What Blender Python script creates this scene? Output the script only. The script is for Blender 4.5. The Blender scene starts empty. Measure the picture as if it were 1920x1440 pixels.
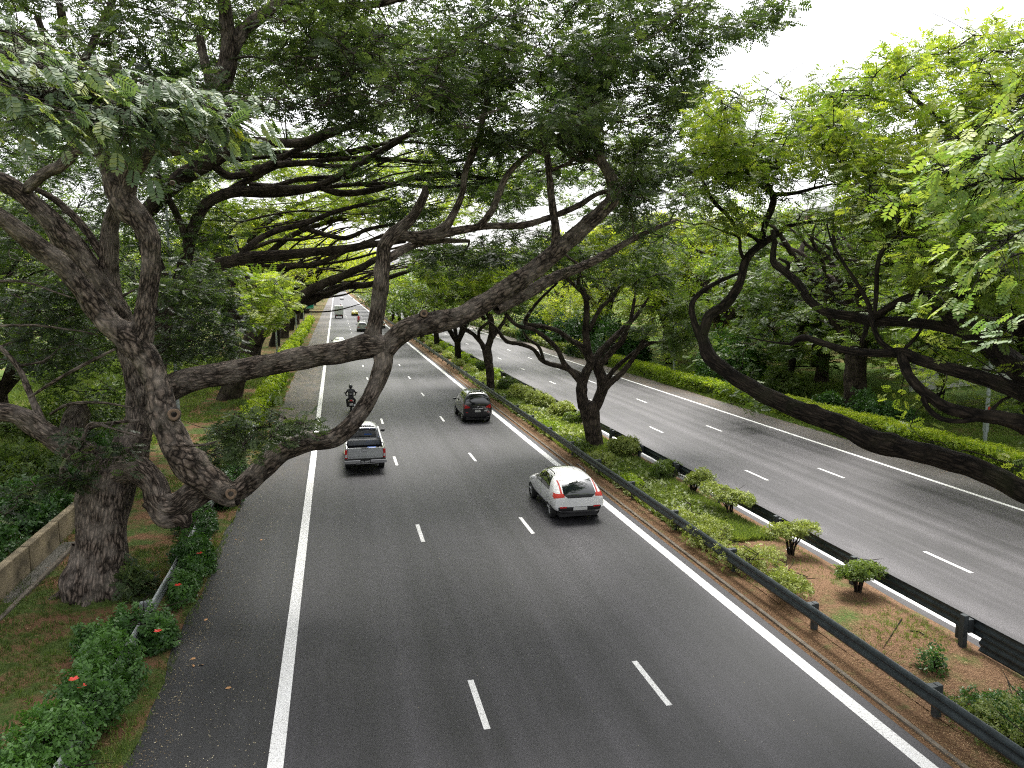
import bpy, bmesh, math, random
import numpy as np
from mathutils import Vector
from mathutils.bvhtree import BVHTree

random.seed(7)
rng = np.random.default_rng(7)
S = bpy.context.scene
COL = S.collection

# ------------------------------------------------------------ camera, world, sun, exposure
CAM_H = 8.5
F = 1440.0
PITCH = math.atan(188 / F)
YAW = math.atan(332 / (F * math.cos(PITCH) + 188 * math.sin(PITCH)))
cam_d = bpy.data.cameras.new('camera')
cam_d.sensor_width = 36
cam_d.lens = 27.0
cam_d.clip_start = 0.1
cam_d.clip_end = 6000
cam = bpy.data.objects.new('camera', cam_d)
COL.objects.link(cam)
cam.location = (0, 0, CAM_H)
cam.rotation_euler = (math.pi / 2 - PITCH, 0, -YAW)
S.camera = cam

SUN_EL, SUN_AZ = math.radians(62), math.radians(20)
w = bpy.data.worlds.new('World')
S.world = w
w.use_nodes = True
nt = w.node_tree
nt.nodes.clear()
sky = nt.nodes.new('ShaderNodeTexSky')
sky.sky_type = 'NISHITA'
sky.sun_disc = False
sky.sun_elevation = SUN_EL
sky.sun_rotation = SUN_AZ
sky.air_density = 1.0
sky.dust_density = 4.0
hs = nt.nodes.new('ShaderNodeHueSaturation')
hs.inputs['Saturation'].default_value = 0.12
bg = nt.nodes.new('ShaderNodeBackground')
bg.inputs['Strength'].default_value = 0.15
wo = nt.nodes.new('ShaderNodeOutputWorld')
nt.links.new(sky.outputs[0], hs.inputs['Color'])
nt.links.new(hs.outputs[0], bg.inputs['Color'])
nt.links.new(bg.outputs[0], wo.inputs[0])

sd = bpy.data.lights.new('sun', 'SUN')
sd.energy = 2.2
sd.angle = math.radians(25)
sd.color = (1.0, 0.96, 0.9)
so = bpy.data.objects.new('sun', sd)
COL.objects.link(so)
# lamp shines along its -Z; sky sun_rotation is measured clockwise from +Y
sdir = Vector((math.sin(SUN_AZ) * math.cos(SUN_EL), math.cos(SUN_AZ) * math.cos(SUN_EL), math.sin(SUN_EL)))
so.rotation_euler = sdir.to_track_quat('Z', 'Y').to_euler()

S.view_settings.view_transform = 'Standard'
S.view_settings.look = 'None'
S.view_settings.gamma = 1
S.view_settings.exposure = 1.3
S.cycles.use_denoising = False
S.cycles.filter_width = 1.15
S.cycles.max_bounces = 6
S.cycles.diffuse_bounces = 3
S.cycles.glossy_bounces = 2
S.cycles.transmission_bounces = 3
S.cycles.transparent_max_bounces = 8
S.cycles.caustics_reflective = False
S.cycles.caustics_refractive = False

cp, sp, cyw, syw = math.cos(PITCH), math.sin(PITCH), math.cos(YAW), math.sin(YAW)


def P(x, y, d):
    """point seen at photo position x, y (1920 x 1440) at depth d metres in front of the lens"""
    a = (x - 960) / F
    b = -(y - 720) / F
    fw = cp + b * sp
    up = -sp + b * cp
    return np.array([(fw * syw + a * cyw) * d, (fw * cyw - a * syw) * d, CAM_H + up * d])


def G(x, y, z=0.0):
    r = P(x, y, 1.0) - np.array([0, 0, CAM_H])
    t = (CAM_H - z) / -r[2]
    return np.array([r[0] * t, r[1] * t, z])


# ------------------------------------------------------------ object helpers
def tag(o, label=None, cat=None, group=None, kind=None):
    if label: o['label'] = label
    if cat: o['category'] = cat
    if group: o['group'] = group
    if kind: o['kind'] = kind
    return o


def empty(name, loc=(0, 0, 0), rz=0.0):
    o = bpy.data.objects.new(name, None)
    COL.objects.link(o)
    o.location = loc
    o.rotation_euler = (0, 0, rz)
    o.empty_display_size = 0.2
    return o


def link_mesh(name, me, mats, parent=None, smooth=True):
    o = bpy.data.objects.new(name, me)
    COL.objects.link(o)
    if not isinstance(mats, (list, tuple)): mats = [mats]
    for m in mats: me.materials.append(m)
    if parent is not None: o.parent = parent
    if smooth and len(me.polygons):
        me.polygons.foreach_set('use_smooth', np.ones(len(me.polygons), bool))
    return o


def np_mesh(name, V, quads=None, tris=None, uv=None, tint=None, polys=None):
    """fast mesh from numpy arrays; quads (n,4), tris (n,3), polys (n,k)"""
    me = bpy.data.meshes.new(name)
    V = np.asarray(V, np.float32)
    me.vertices.add(len(V))
    me.vertices.foreach_set('co', V.ravel())
    idx = []
    tot = []
    for arr in (quads, tris, polys):
        if arr is not None and len(arr):
            arr = np.asarray(arr, np.int32)
            idx.append(arr.ravel())
            tot.append(np.full(len(arr), arr.shape[1], np.int32))
    idx = np.concatenate(idx)
    tot = np.concatenate(tot)
    me.loops.add(len(idx))
    me.loops.foreach_set('vertex_index', idx)
    me.polygons.add(len(tot))
    start = np.concatenate([[0], np.cumsum(tot)[:-1]]).astype(np.int32)
    me.polygons.foreach_set('loop_start', start)
    if uv is not None:
        l = me.uv_layers.new(name='UVMap')
        l.data.foreach_set('uv', np.asarray(uv, np.float32)[idx].ravel())
    if tint is not None:
        a = me.attributes.new('tint', 'FLOAT', 'POINT')
        a.data.foreach_set('value', np.asarray(tint, np.float32))
    me.update(calc_edges=True)
    me.validate()
    return me


class MB:
    """collects simple solids into one mesh"""
    def __init__(s):
        s.V = []; s.Fc = []

    def add(s, vs, fs):
        n = len(s.V)
        s.V += [tuple(v) for v in vs]
        s.Fc += [tuple(i + n for i in f) for f in fs]
        return s

    def box(s, x0, x1, y0, y1, z0, z1):
        return s.add([(x0, y0, z0), (x1, y0, z0), (x1, y1, z0), (x0, y1, z0), (x0, y0, z1), (x1, y0, z1), (x1, y1, z1), (x0, y1, z1)],
                     [(0, 3, 2, 1), (4, 5, 6, 7), (0, 1, 5, 4), (1, 2, 6, 5), (2, 3, 7, 6), (3, 0, 4, 7)])

    def cyl(s, p0, p1, r0, r1=None, n=12):
        r1 = r0 if r1 is None else r1
        p0 = Vector(p0); p1 = Vector(p1)
        d = (p1 - p0).normalized()
        u = d.orthogonal().normalized(); v = d.cross(u)
        vs = []
        for p, r in ((p0, r0), (p1, r1)):
            for k in range(n):
                a = 2 * math.pi * k / n
                vs.append(p + (u * math.cos(a) + v * math.sin(a)) * r)
        fs = [(k, (k + 1) % n, n + (k + 1) % n, n + k) for k in range(n)]
        fs += [tuple(range(n - 1, -1, -1)), tuple(range(n, 2 * n))]
        return s.add(vs, fs)

    def extrude(s, prof, y0, y1):
        """closed profile of (x, z) points swept along y"""
        n = len(prof)
        vs = [(x, y0, z) for x, z in prof] + [(x, y1, z) for x, z in prof]
        fs = [(k, (k + 1) % n, n + (k + 1) % n, n + k) for k in range(n)]
        fs += [tuple(range(n - 1, -1, -1)), tuple(range(n, 2 * n))]
        return s.add(vs, fs)

    def ball(s, c, rx, ry, rz, n=10, m=7):
        vs = []
        for i in range(m + 1):
            t = math.pi * i / m
            for k in range(n):
                a = 2 * math.pi * k / n
                vs.append((c[0] + rx * math.sin(t) * math.cos(a), c[1] + ry * math.sin(t) * math.sin(a), c[2] + rz * math.cos(t)))
        fs = [(i * n + k, (i + 1) * n + k, (i + 1) * n + (k + 1) % n, i * n + (k + 1) % n) for i in range(m) for k in range(n)]
        return s.add(vs, fs)

    def build(s, name, mat, parent=None, bevel=0.0, smooth=False):
        me = bpy.data.meshes.new(name)
        me.from_pydata(s.V, [], s.Fc)
        bm = bmesh.new(); bm.from_mesh(me)
        bmesh.ops.recalc_face_normals(bm, faces=bm.faces)
        if bevel:
            bmesh.ops.bevel(bm, geom=bm.edges[:], offset=bevel, segments=2, affect='EDGES', clamp_overlap=True)
        bm.to_mesh(me); bm.free()
        return link_mesh(name, me, mat, parent, smooth)


def copy_tree(o, parent=None):
    c = o.copy()
    COL.objects.link(c)
    if parent is not None: c.parent = parent
    for ch in [x for x in bpy.data.objects if x.parent == o]:
        copy_tree(ch, c)
    return c


# ------------------------------------------------------------ materials
MATS = {}


def new_mat(name):
    m = bpy.data.materials.new(name)
    m.use_nodes = True
    n = m.node_tree
    b = n.nodes['Principled BSDF']
    MATS[name] = m
    return m, n, b


def N(n, t, **kw):
    x = n.nodes.new(t)
    for k, v in kw.items():
        if k in x.inputs: x.inputs[k].default_value = v
        else: setattr(x, k, v)
    return x


def ramp(n, fac, stops):
    r = n.nodes.new('ShaderNodeValToRGB')
    e = r.color_ramp.elements
    while len(e) < len(stops): e.new(0.5)
    for i, (p, c) in enumerate(stops):
        e[i].position = p
        e[i].color = (*c, 1) if len(c) == 3 else c
    n.links.new(fac, r.inputs[0])
    return r.outputs[0]


def mixc(n, fac, a, b, mode='MIX'):
    x = n.nodes.new('ShaderNodeMix')
    x.data_type = 'RGBA'
    x.blend_type = mode
    for v, i in ((fac, 0), (a, 6), (b, 7)):
        if hasattr(v, 'is_output'): n.links.new(v, x.inputs[i])
        elif i == 0: x.inputs[0].default_value = v
        else: x.inputs[i].default_value = (*v, 1)
    return x.outputs[2]


def math_n(n, op, a, b=0.0, clamp=False):
    x = n.nodes.new('ShaderNodeMath')
    x.operation = op
    x.use_clamp = clamp
    for v, i in ((a, 0), (b, 1)):
        if hasattr(v, 'is_output'): n.links.new(v, x.inputs[i])
        else: x.inputs[i].default_value = v
    return x.outputs[0]


def noise(n, vec, scale, detail=3, rough=0.55, dist=0.0):
    x = N(n, 'ShaderNodeTexNoise', Scale=scale, Detail=detail, Roughness=rough, Distortion=dist)
    if vec is not None: n.links.new(vec, x.inputs['Vector'])
    return x.outputs['Fac']


def mapping(n, src, scale):
    m = n.nodes.new('ShaderNodeMapping')
    m.inputs['Scale'].default_value = scale
    n.links.new(src, m.inputs['Vector'])
    return m.outputs[0]


def bump(n, b, h, strength=0.5, dist=0.02):
    x = N(n, 'ShaderNodeBump', Strength=strength, Distance=dist)
    n.links.new(h, x.inputs['Height'])
    n.links.new(x.outputs[0], b.inputs['Normal'])


def plain(name, col, rough=0.6, metal=0.0, spec=0.5, vary=0.12, scale=6.0, coat=0.0, bmp=0.0):
    m, n, b = new_mat(name)
    tc = n.nodes.new('ShaderNodeTexCoord')
    f = noise(n, tc.outputs['Object'], scale, 4)
    lo = tuple(c * (1 - vary) for c in col)
    hi = tuple(min(1, c * (1 + vary)) for c in col)
    n.links.new(ramp(n, f, [(0.3, lo), (0.7, hi)]), b.inputs['Base Color'])
    b.inputs['Roughness'].default_value = rough
    b.inputs['Metallic'].default_value = metal
    b.inputs['Specular IOR Level'].default_value = spec
    b.inputs['Coat Weight'].default_value = coat
    b.inputs['Coat Roughness'].default_value = 0.05
    if bmp: bump(n, b, noise(n, tc.outputs['Object'], scale * 8, 3), bmp, 0.01)
    return m


def bark_mat(name, dark, mid, light, su=11.0, sv=2.2, lichen=0.35):
    m, n, b = new_mat(name)
    uv = n.nodes.new('ShaderNodeUVMap')
    geo = n.nodes.new('ShaderNodeNewGeometry')
    obj = n.nodes.new('ShaderNodeTexCoord').outputs['Object']
    v = mapping(n, uv.outputs[0], (su, sv, 1))
    dn = N(n, 'ShaderNodeTexNoise', Scale=0.9, Detail=3)
    n.links.new(v, dn.inputs['Vector'])
    vm = n.nodes.new('ShaderNodeVectorMath'); vm.operation = 'MULTIPLY_ADD'
    n.links.new(dn.outputs['Color'], vm.inputs[0])
    vm.inputs[1].default_value = (1.6, 1.6, 1.6)
    n.links.new(v, vm.inputs[2])
    vo = N(n, 'ShaderNodeTexVoronoi', Scale=1.0)
    vo.feature = 'DISTANCE_TO_EDGE'
    n.links.new(vm.outputs[0], vo.inputs['Vector'])
    crack = ramp(n, vo.outputs['Distance'], [(0.0, (0, 0, 0)), (0.30, (1, 1, 1))])
    fine = noise(n, v, 2.2, 6, 0.75)
    base = ramp(n, fine, [(0.28, dark), (0.55, mid), (0.8, light)])
    col = mixc(n, crack, tuple(c * 0.2 for c in dark), base)
    patch = ramp(n, noise(n, obj, 1.7, 5, 0.6), [(0.45, (0, 0, 0)), (0.65, (1, 1, 1))])
    pm = math_n(n, 'MULTIPLY', patch, lichen)
    col = mixc(n, pm, col, light)
    moss = ramp(n, noise(n, obj, 0.9, 3), [(0.55, (0, 0, 0)), (0.75, (1, 1, 1))])
    col = mixc(n, math_n(n, 'MULTIPLY', moss, 0.25), col, (0.05, 0.06, 0.02))
    n.links.new(col, b.inputs['Base Color'])
    b.inputs['Roughness'].default_value = 0.9
    b.inputs['Specular IOR Level'].default_value = 0.2
    hgt = math_n(n, 'ADD', math_n(n, 'MULTIPLY', crack, 0.7), math_n(n, 'MULTIPLY', fine, 0.6))
    bump(n, b, hgt, 1.0, 0.035)
    return m


def leaf_mat(name, lo, mid, hi, trans=0.4, rough=0.45):
    m, n, b = new_mat(name)
    a = n.nodes.new('ShaderNodeAttribute')
    a.attribute_name = 'tint'
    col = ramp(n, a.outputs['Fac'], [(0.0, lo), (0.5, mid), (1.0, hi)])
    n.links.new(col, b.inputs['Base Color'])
    b.inputs['Roughness'].default_value = rough
    b.inputs['Specular IOR Level'].default_value = 0.35
    t = n.nodes.new('ShaderNodeBsdfTranslucent')
    tc = mixc(n, 1.0, col, (1.25, 1.35, 0.55), 'MULTIPLY')
    n.links.new(tc, t.inputs['Color'])
    ms = n.nodes.new('ShaderNodeMixShader')
    ms.inputs[0].default_value = trans
    out = n.nodes['Material Output']
    n.links.new(b.outputs[0], ms.inputs[1])
    n.links.new(t.outputs[0], ms.inputs[2])
    n.links.new(ms.outputs[0], out.inputs[0])
    return m


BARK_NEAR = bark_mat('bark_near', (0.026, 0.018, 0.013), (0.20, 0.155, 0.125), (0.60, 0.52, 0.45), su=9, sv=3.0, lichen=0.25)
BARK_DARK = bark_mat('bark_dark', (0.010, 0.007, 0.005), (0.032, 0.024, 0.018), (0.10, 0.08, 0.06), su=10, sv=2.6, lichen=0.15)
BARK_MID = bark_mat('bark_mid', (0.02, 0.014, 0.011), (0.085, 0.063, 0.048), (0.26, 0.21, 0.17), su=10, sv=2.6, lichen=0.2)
CUT = plain('cut_wood', (0.20, 0.135, 0.09), 0.85, vary=0.35, scale=25)
HOLE = plain('hollow_wood', (0.015, 0.01, 0.008), 0.95)

L_DARK = leaf_mat('leaf_dark', (0.020, 0.036, 0.015), (0.075, 0.115, 0.045), (0.20, 0.25, 0.10), 0.45, 0.4)
L_MID = leaf_mat('leaf_mid', (0.030, 0.055, 0.016), (0.075, 0.125, 0.030), (0.19, 0.25, 0.055), 0.4)
L_BRIGHT = leaf_mat('leaf_bright', (0.055, 0.095, 0.018), (0.15, 0.22, 0.038), (0.34, 0.38, 0.07), 0.55)
L_YELLOW = leaf_mat('leaf_yellow', (0.12, 0.17, 0.025), (0.30, 0.35, 0.045), (0.45, 0.45, 0.08), 0.55)
L_HEDGE = leaf_mat('leaf_hedge', (0.08, 0.14, 0.018), (0.27, 0.37, 0.035), (0.50, 0.56, 0.06), 0.42)
L_SHRUB = leaf_mat('leaf_shrub', (0.018, 0.05, 0.014), (0.04, 0.10, 0.025), (0.10, 0.21, 0.045), 0.3, 0.35)
L_MEDIAN = leaf_mat('leaf_median', (0.06, 0.085, 0.025), (0.19, 0.24, 0.06), (0.40, 0.44, 0.12), 0.3)
L_GRASS = leaf_mat('leaf_grass', (0.06, 0.09, 0.02), (0.14, 0.21, 0.045), (0.30, 0.36, 0.10), 0.3, 0.6)
L_DRY = leaf_mat('leaf_dry', (0.08, 0.04, 0.02), (0.28, 0.16, 0.075), (0.58, 0.44, 0.24), 0.15, 0.8)
L_LITTER = leaf_mat('leaf_litter', (0.22, 0.14, 0.06), (0.45, 0.36, 0.2), (0.7, 0.62, 0.42), 0.1, 0.8)
PETAL = plain('red_petals', (0.62, 0.035, 0.02), 0.5)


# ------------------------------------------------------------ roads
def asphalt(name, c_lo, c_hi, litter=0.0):
    m, n, b = new_mat(name)
    tc = n.nodes.new('ShaderNodeTexCoord')
    o = tc.outputs['Object']
    big = noise(n, mapping(n, o, (0.9, 0.05, 1)), 1.0, 4, 0.6)
    cloud = noise(n, o, 0.35, 3)
    grain = noise(n, o, 34, 3, 0.8)
    grain2 = noise(n, o, 14, 3, 0.7)
    trk = noise(n, mapping(n, o, (1.15, 0.004, 0)), 1.0, 2)
    f = math_n(n, 'ADD', math_n(n, 'ADD', math_n(n, 'MULTIPLY', big, 0.25), math_n(n, 'MULTIPLY', cloud, 0.15)), math_n(n, 'MULTIPLY', trk, 0.60))
    col = ramp(n, f, [(0.38, c_lo), (0.62, c_hi)])
    sx = n.nodes.new('ShaderNodeSeparateXYZ')
    n.links.new(o, sx.inputs[0])
    g = ramp(n, grain, [(0.36, (0.35, 0.35, 0.35)), (0.5, (0.95, 0.95, 0.95)), (0.66, (2.2, 2.2, 2.2))])
    col = mixc(n, 1.0, col, g, 'MULTIPLY')
    g2 = ramp(n, grain2, [(0.3, (0.85, 0.85, 0.85)), (0.7, (1.15, 1.15, 1.15))])
    col = mixc(n, 1.0, col, g2, 'MULTIPLY')
    st_ = ramp(n, noise(n, mapping(n, o, (0.8, 0.22, 1)), 1.0, 5, 0.7), [(0.50, (1, 1, 1)), (0.62, (0.62, 0.62, 0.62)), (0.72, (0.9, 0.9, 0.9))])
    col = mixc(n, 0.8, col, st_, 'MULTIPLY')
    scuff = ramp(n, noise(n, mapping(n, o, (3.0, 0.9, 1)), 1.3, 6, 0.8), [(0.66, (0, 0, 0)), (0.74, (1, 1, 1))])
    col = mixc(n, math_n(n, 'MULTIPLY', scuff, 0.28), col, (0.17, 0.17, 0.165))
    # construction seams near the lane lines
    for xx in (2.78, 6.52, 18.3, 21.85):
        dx = math_n(n, 'ABSOLUTE', math_n(n, 'SUBTRACT', math_n(n, 'ADD', sx.outputs[0], math_n(n, 'MULTIPLY', noise(n, mapping(n, o, (0, 1.5, 0)), 1.0, 3), 0.06)), xx + 0.03))
        k = math_n(n, 'LESS_THAN', dx, 0.012)
        col = mixc(n, math_n(n, 'MULTIPLY', k, 0.55), col, (0.012, 0.012, 0.012))
    # pale stone chips
    vo = N(n, 'ShaderNodeTexVoronoi', Scale=5.0)
    n.links.new(o, vo.inputs['Vector'])
    chip = math_n(n, 'LESS_THAN', vo.outputs['Distance'], 0.05)
    vsel = math_n(n, 'GREATER_THAN', noise(n, o, 2.3, 1), 0.56)
    col = mixc(n, math_n(n, 'MULTIPLY', math_n(n, 'MULTIPLY', chip, vsel), 0.5), col, (0.35, 0.35, 0.34))
    if litter:
        lm = ramp(n, noise(n, mapping(n, o, (1, 0.35, 1)), 1.1, 5, 0.7), [(0.35, (0, 0, 0)), (0.7, (1, 1, 1))])
        yf = N(n, 'ShaderNodeMapRange')
        yf.inputs['From Min'].default_value = 25; yf.inputs['From Max'].default_value = 60
        n.links.new(sx.outputs[1], yf.inputs[0])
        col = mixc(n, math_n(n, 'MULTIPLY', math_n(n, 'MULTIPLY', lm, litter), yf.outputs[0]), col, (0.16, 0.11, 0.075))
    n.links.new(col, b.inputs['Base Color'])
    b.inputs['Roughness'].default_value = 0.55
    b.inputs['Specular IOR Level'].default_value = 0.5
    bump(n, b, grain, 0.25, 0.005)
    return m


ASPH = asphalt('asphalt', (0.007, 0.007, 0.0082), (0.034, 0.032, 0.037))
ASPH2 = asphalt('asphalt_worn', (0.022, 0.020, 0.023), (0.075, 0.070, 0.076))
ASPH_S = asphalt('asphalt_shoulder', (0.012, 0.012, 0.013), (0.026, 0.026, 0.028), 0.6)
ASPH_S2 = asphalt('asphalt_shoulder_far', (0.045, 0.042, 0.042), (0.085, 0.078, 0.075), 0.8)


def paint_mat():
    m, n, b = new_mat('road_paint')
    tc = n.nodes.new('ShaderNodeTexCoord')
    o = tc.outputs['Object']
    wv = ramp(n, noise(n, o, 18, 4, 0.75), [(0.34, (0.22, 0.21, 0.20)), (0.43, (0.74, 0.74, 0.73)), (0.8, (0.84, 0.84, 0.83))])
    big = ramp(n, noise(n, mapping(n, o, (2, 0.25, 1)), 1.0, 3), [(0.3, (0.88, 0.87, 0.85)), (0.6, (1, 1, 1))])
    n.links.new(mixc(n, 1.0, wv, big, 'MULTIPLY'), b.inputs['Base Color'])
    b.inputs['Roughness'].default_value = 0.6
    bump(n, b, noise(n, o, 40, 2), 0.3, 0.004)
    return m


PAINT = paint_mat()


def ground_mat(name, grass_lo, grass_hi, soil_lo, soil_hi, soil_amt, scale=0.8):
    m, n, b = new_mat(name)
    o = n.nodes.new('ShaderNodeTexCoord').outputs['Object']
    g = ramp(n, noise(n, o, 14, 5, 0.75), [(0.3, grass_lo), (0.7, grass_hi)])
    s = ramp(n, noise(n, o, 22, 6, 0.8), [(0.3, soil_lo), (0.52, soil_hi), (0.75, tuple(min(1, c * 1.7) for c in soil_hi))])
    k = ramp(n, noise(n, o, scale, 5, 0.65), [(soil_amt - 0.07, (1, 1, 1)), (soil_amt + 0.07, (0, 0, 0))])
    n.links.new(mixc(n, k, g, s), b.inputs['Base Color'])
    b.inputs['Roughness'].default_value = 0.95
    b.inputs['Specular IOR Level'].default_value = 0.15
    bump(n, b, noise(n, o, 24, 5, 0.8), 0.9, 0.03)
    return m


GR_FAR = ground_mat('lawn', (0.045, 0.08, 0.015), (0.12, 0.19, 0.04), (0.10, 0.08, 0.035), (0.20, 0.17, 0.07), 0.45, 0.35)
GR_LEFT = ground_mat('verge_soil', (0.035, 0.06, 0.015), (0.10, 0.14, 0.035), (0.06, 0.032, 0.018), (0.18, 0.10, 0.055), 0.50)
GR_MED = ground_mat('median_soil', (0.05, 0.08, 0.02), (0.13, 0.17, 0.05), (0.035, 0.018, 0.011), (0.20, 0.12, 0.07), 0.60, 0.6)
GR_STRIP = ground_mat('litter_strip', (0.06, 0.065, 0.025), (0.17, 0.15, 0.06), (0.030, 0.017, 0.011), (0.17, 0.10, 0.055), 0.62, 2.2)


def sheet(name, x0, x1, y0, y1, z, mat, nx=1, ny=1, zf=None, xf=None):
    xs = np.linspace(0, 1, nx + 1)
    ys = np.linspace(y0, y1, ny + 1)
    V = []
    for y in ys:
        a = x0(y) if callable(x0) else x0
        bb = x1(y) if callable(x1) else x1
        for t in xs:
            X = a + (bb - a) * t
            V.append((X, y, z + (zf(X, y) if zf else 0)))
    q = [(j * (nx + 1) + i, j * (nx + 1) + i + 1, (j + 1) * (nx + 1) + i + 1, (j + 1) * (nx + 1) + i) for j in range(ny) for i in range(nx)]
    me = np_mesh(name, V, quads=np.array(q))
    o = link_mesh(name, me, mat, None, True)
    return o


def sn(*a):
    return math.sin(a[0])


def left_h(x, y):
    d = max(0.0, -9.0 - x)
    return min(2.2, d * 0.10) + 0.04 * math.sin(x * 1.3) * math.sin(y * 0.7)


def right_h(x, y):
    d = max(0.0, x - 30)
    return min(1.6, d * 0.06) + 0.03 * math.sin(x) * math.sin(y * 0.8)


tag(sheet('ground', -3000, 3000, -60, 5000, -0.30, GR_FAR, 2, 2), kind='structure')
tag(sheet('road', -1.5, 10.42, -20, 900, 0.0, ASPH), kind='structure')
tag(sheet('opposite_road', 14.55, 25.3, -20, 900, 0.0, ASPH2), kind='structure')
edge = lambda y: -3.9 + 0.07 * math.sin(y * 0.9) + 0.04 * math.sin(y * 2.7)
tag(sheet('road_shoulder', edge, -1.5, -20, 900, 0.0, ASPH_S, 1, 1800), kind='structure')
redge_x = lambda y: 27.2 + 1.0 * math.exp(-((y - 27) / 6.0) ** 2) + 0.08 * math.sin(y * 0.7)
tag(sheet('opposite_road_shoulder', 25.3, redge_x, -20, 900, 0.0, ASPH_S2, 1, 1200), kind='structure')
tag(sheet('verge', -14.0, edge, -20, 900, -0.006, GR_LEFT, 20, 900, lambda x, y: left_h(x, y) * (1 if x < -4.5 else 0) + (0.03 if x < -4.1 else 0)), kind='structure')
tag(sheet('lawn', -140, -13.9, -20, 900, -0.01, GR_FAR, 40, 60, left_h), kind='structure')
tag(sheet('lawn_right', redge_x, 160, -20, 900, -0.006, GR_FAR, 60, 300, right_h), kind='structure')
tag(sheet('median_strip', 10.42, 11.35, -20, 900, 0.01, GR_STRIP, 4, 300, lambda x, y: 0.02 * math.sin(y * 2.1)), kind='structure')
tag(sheet('median_ground', 11.35, 14.55, -20, 900, 0.01, GR_MED, 10, 600, lambda x, y: 0.12 * math.sin(math.pi * (x - 11.35) / 3.2) + 0.02 * math.sin(x * 4 + y * 2)), kind='structure')
KERBC = plain('kerb_concrete', (0.13, 0.11, 0.085), 0.9, vary=0.4, scale=3, bmp=0.5)
kb = MB()
kb.box(10.56, 10.66, -20, 500, -0.05, 0.045)
tag(kb.build('median_kerb', KERBC), kind='structure')

# painted lines, each run is a sheet 4 mm above the asphalt
mk = []


def quad_y(x, wd, y0, y1, z=0.004):
    mk.append([(x - wd / 2, y0, z), (x + wd / 2, y0, z), (x + wd / 2, y1, z), (x - wd / 2, y1, z)])


def flush_marks(name):
    V = np.array(mk).reshape(-1, 3)
    q = np.arange(len(V)).reshape(-1, 4)
    o = link_mesh(name, np_mesh(name, V, quads=q), PAINT, None, False)
    tag(o, kind='structure')
    mk.clear()


quad_y(-1.28, 0.28, -20, 800)
quad_y(10.02, 0.30, -20, 800)
quad_y(14.93, 0.20, -20, 800)
quad_y(25.12, 0.20, -20, 800)
flush_marks('edge_line_marking')
for k in range(-3, 50):
    y = 14.5 + 11.1 * k
    quad_y(2.61, 0.13, y - .95, y + .95)
    quad_y(6.38, 0.13, y - .95, y + .95)
    y2 = 19.2 + 11.1 * k
    quad_y(18.15, 0.13, y2 - .95, y2 + .95)
    quad_y(21.65, 0.13, y2 - 0.4 - .95, y2 - 0.4 + .95)
flush_marks('lane_line_marking')

# ------------------------------------------------------------ tubes for wood
def catmull(pts, rad, ds):
    pts = np.asarray(pts, float); rad = np.asarray(rad, float)
    if len(pts) == 2:
        n = max(2, int(np.linalg.norm(pts[1] - pts[0]) / ds) + 1)
        t = np.linspace(0, 1, n)[:, None]
        return pts[0] * (1 - t) + pts[1] * t, rad[0] * (1 - t[:, 0]) + rad[1] * t[:, 0]
    p = np.vstack([2 * pts[0] - pts[1], pts, 2 * pts[-1] - pts[-2]])
    r = np.concatenate([[rad[0]], rad, [rad[-1]]])
    out = []; ro = []
    for i in range(1, len(p) - 2):
        L = np.linalg.norm(p[i + 1] - p[i])
        n = max(1, int(math.ceil(L / ds)))
        t = (np.arange(n) / n)[:, None]
        a, b_, c, d = p[i - 1], p[i], p[i + 1], p[i + 2]
        out.append(0.5 * ((2 * b_) + (-a + c) * t + (2 * a - 5 * b_ + 4 * c - d) * t ** 2 + (-a + 3 * b_ - 3 * c + d) * t ** 3))
        s = t[:, 0]; s = s * s * (3 - 2 * s)
        ro.append(r[i] * (1 - s) + r[i + 1] * s)
    out.append(p[-2][None]); ro.append([r[-2]])
    return np.vstack(out), np.concatenate(ro)


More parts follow.
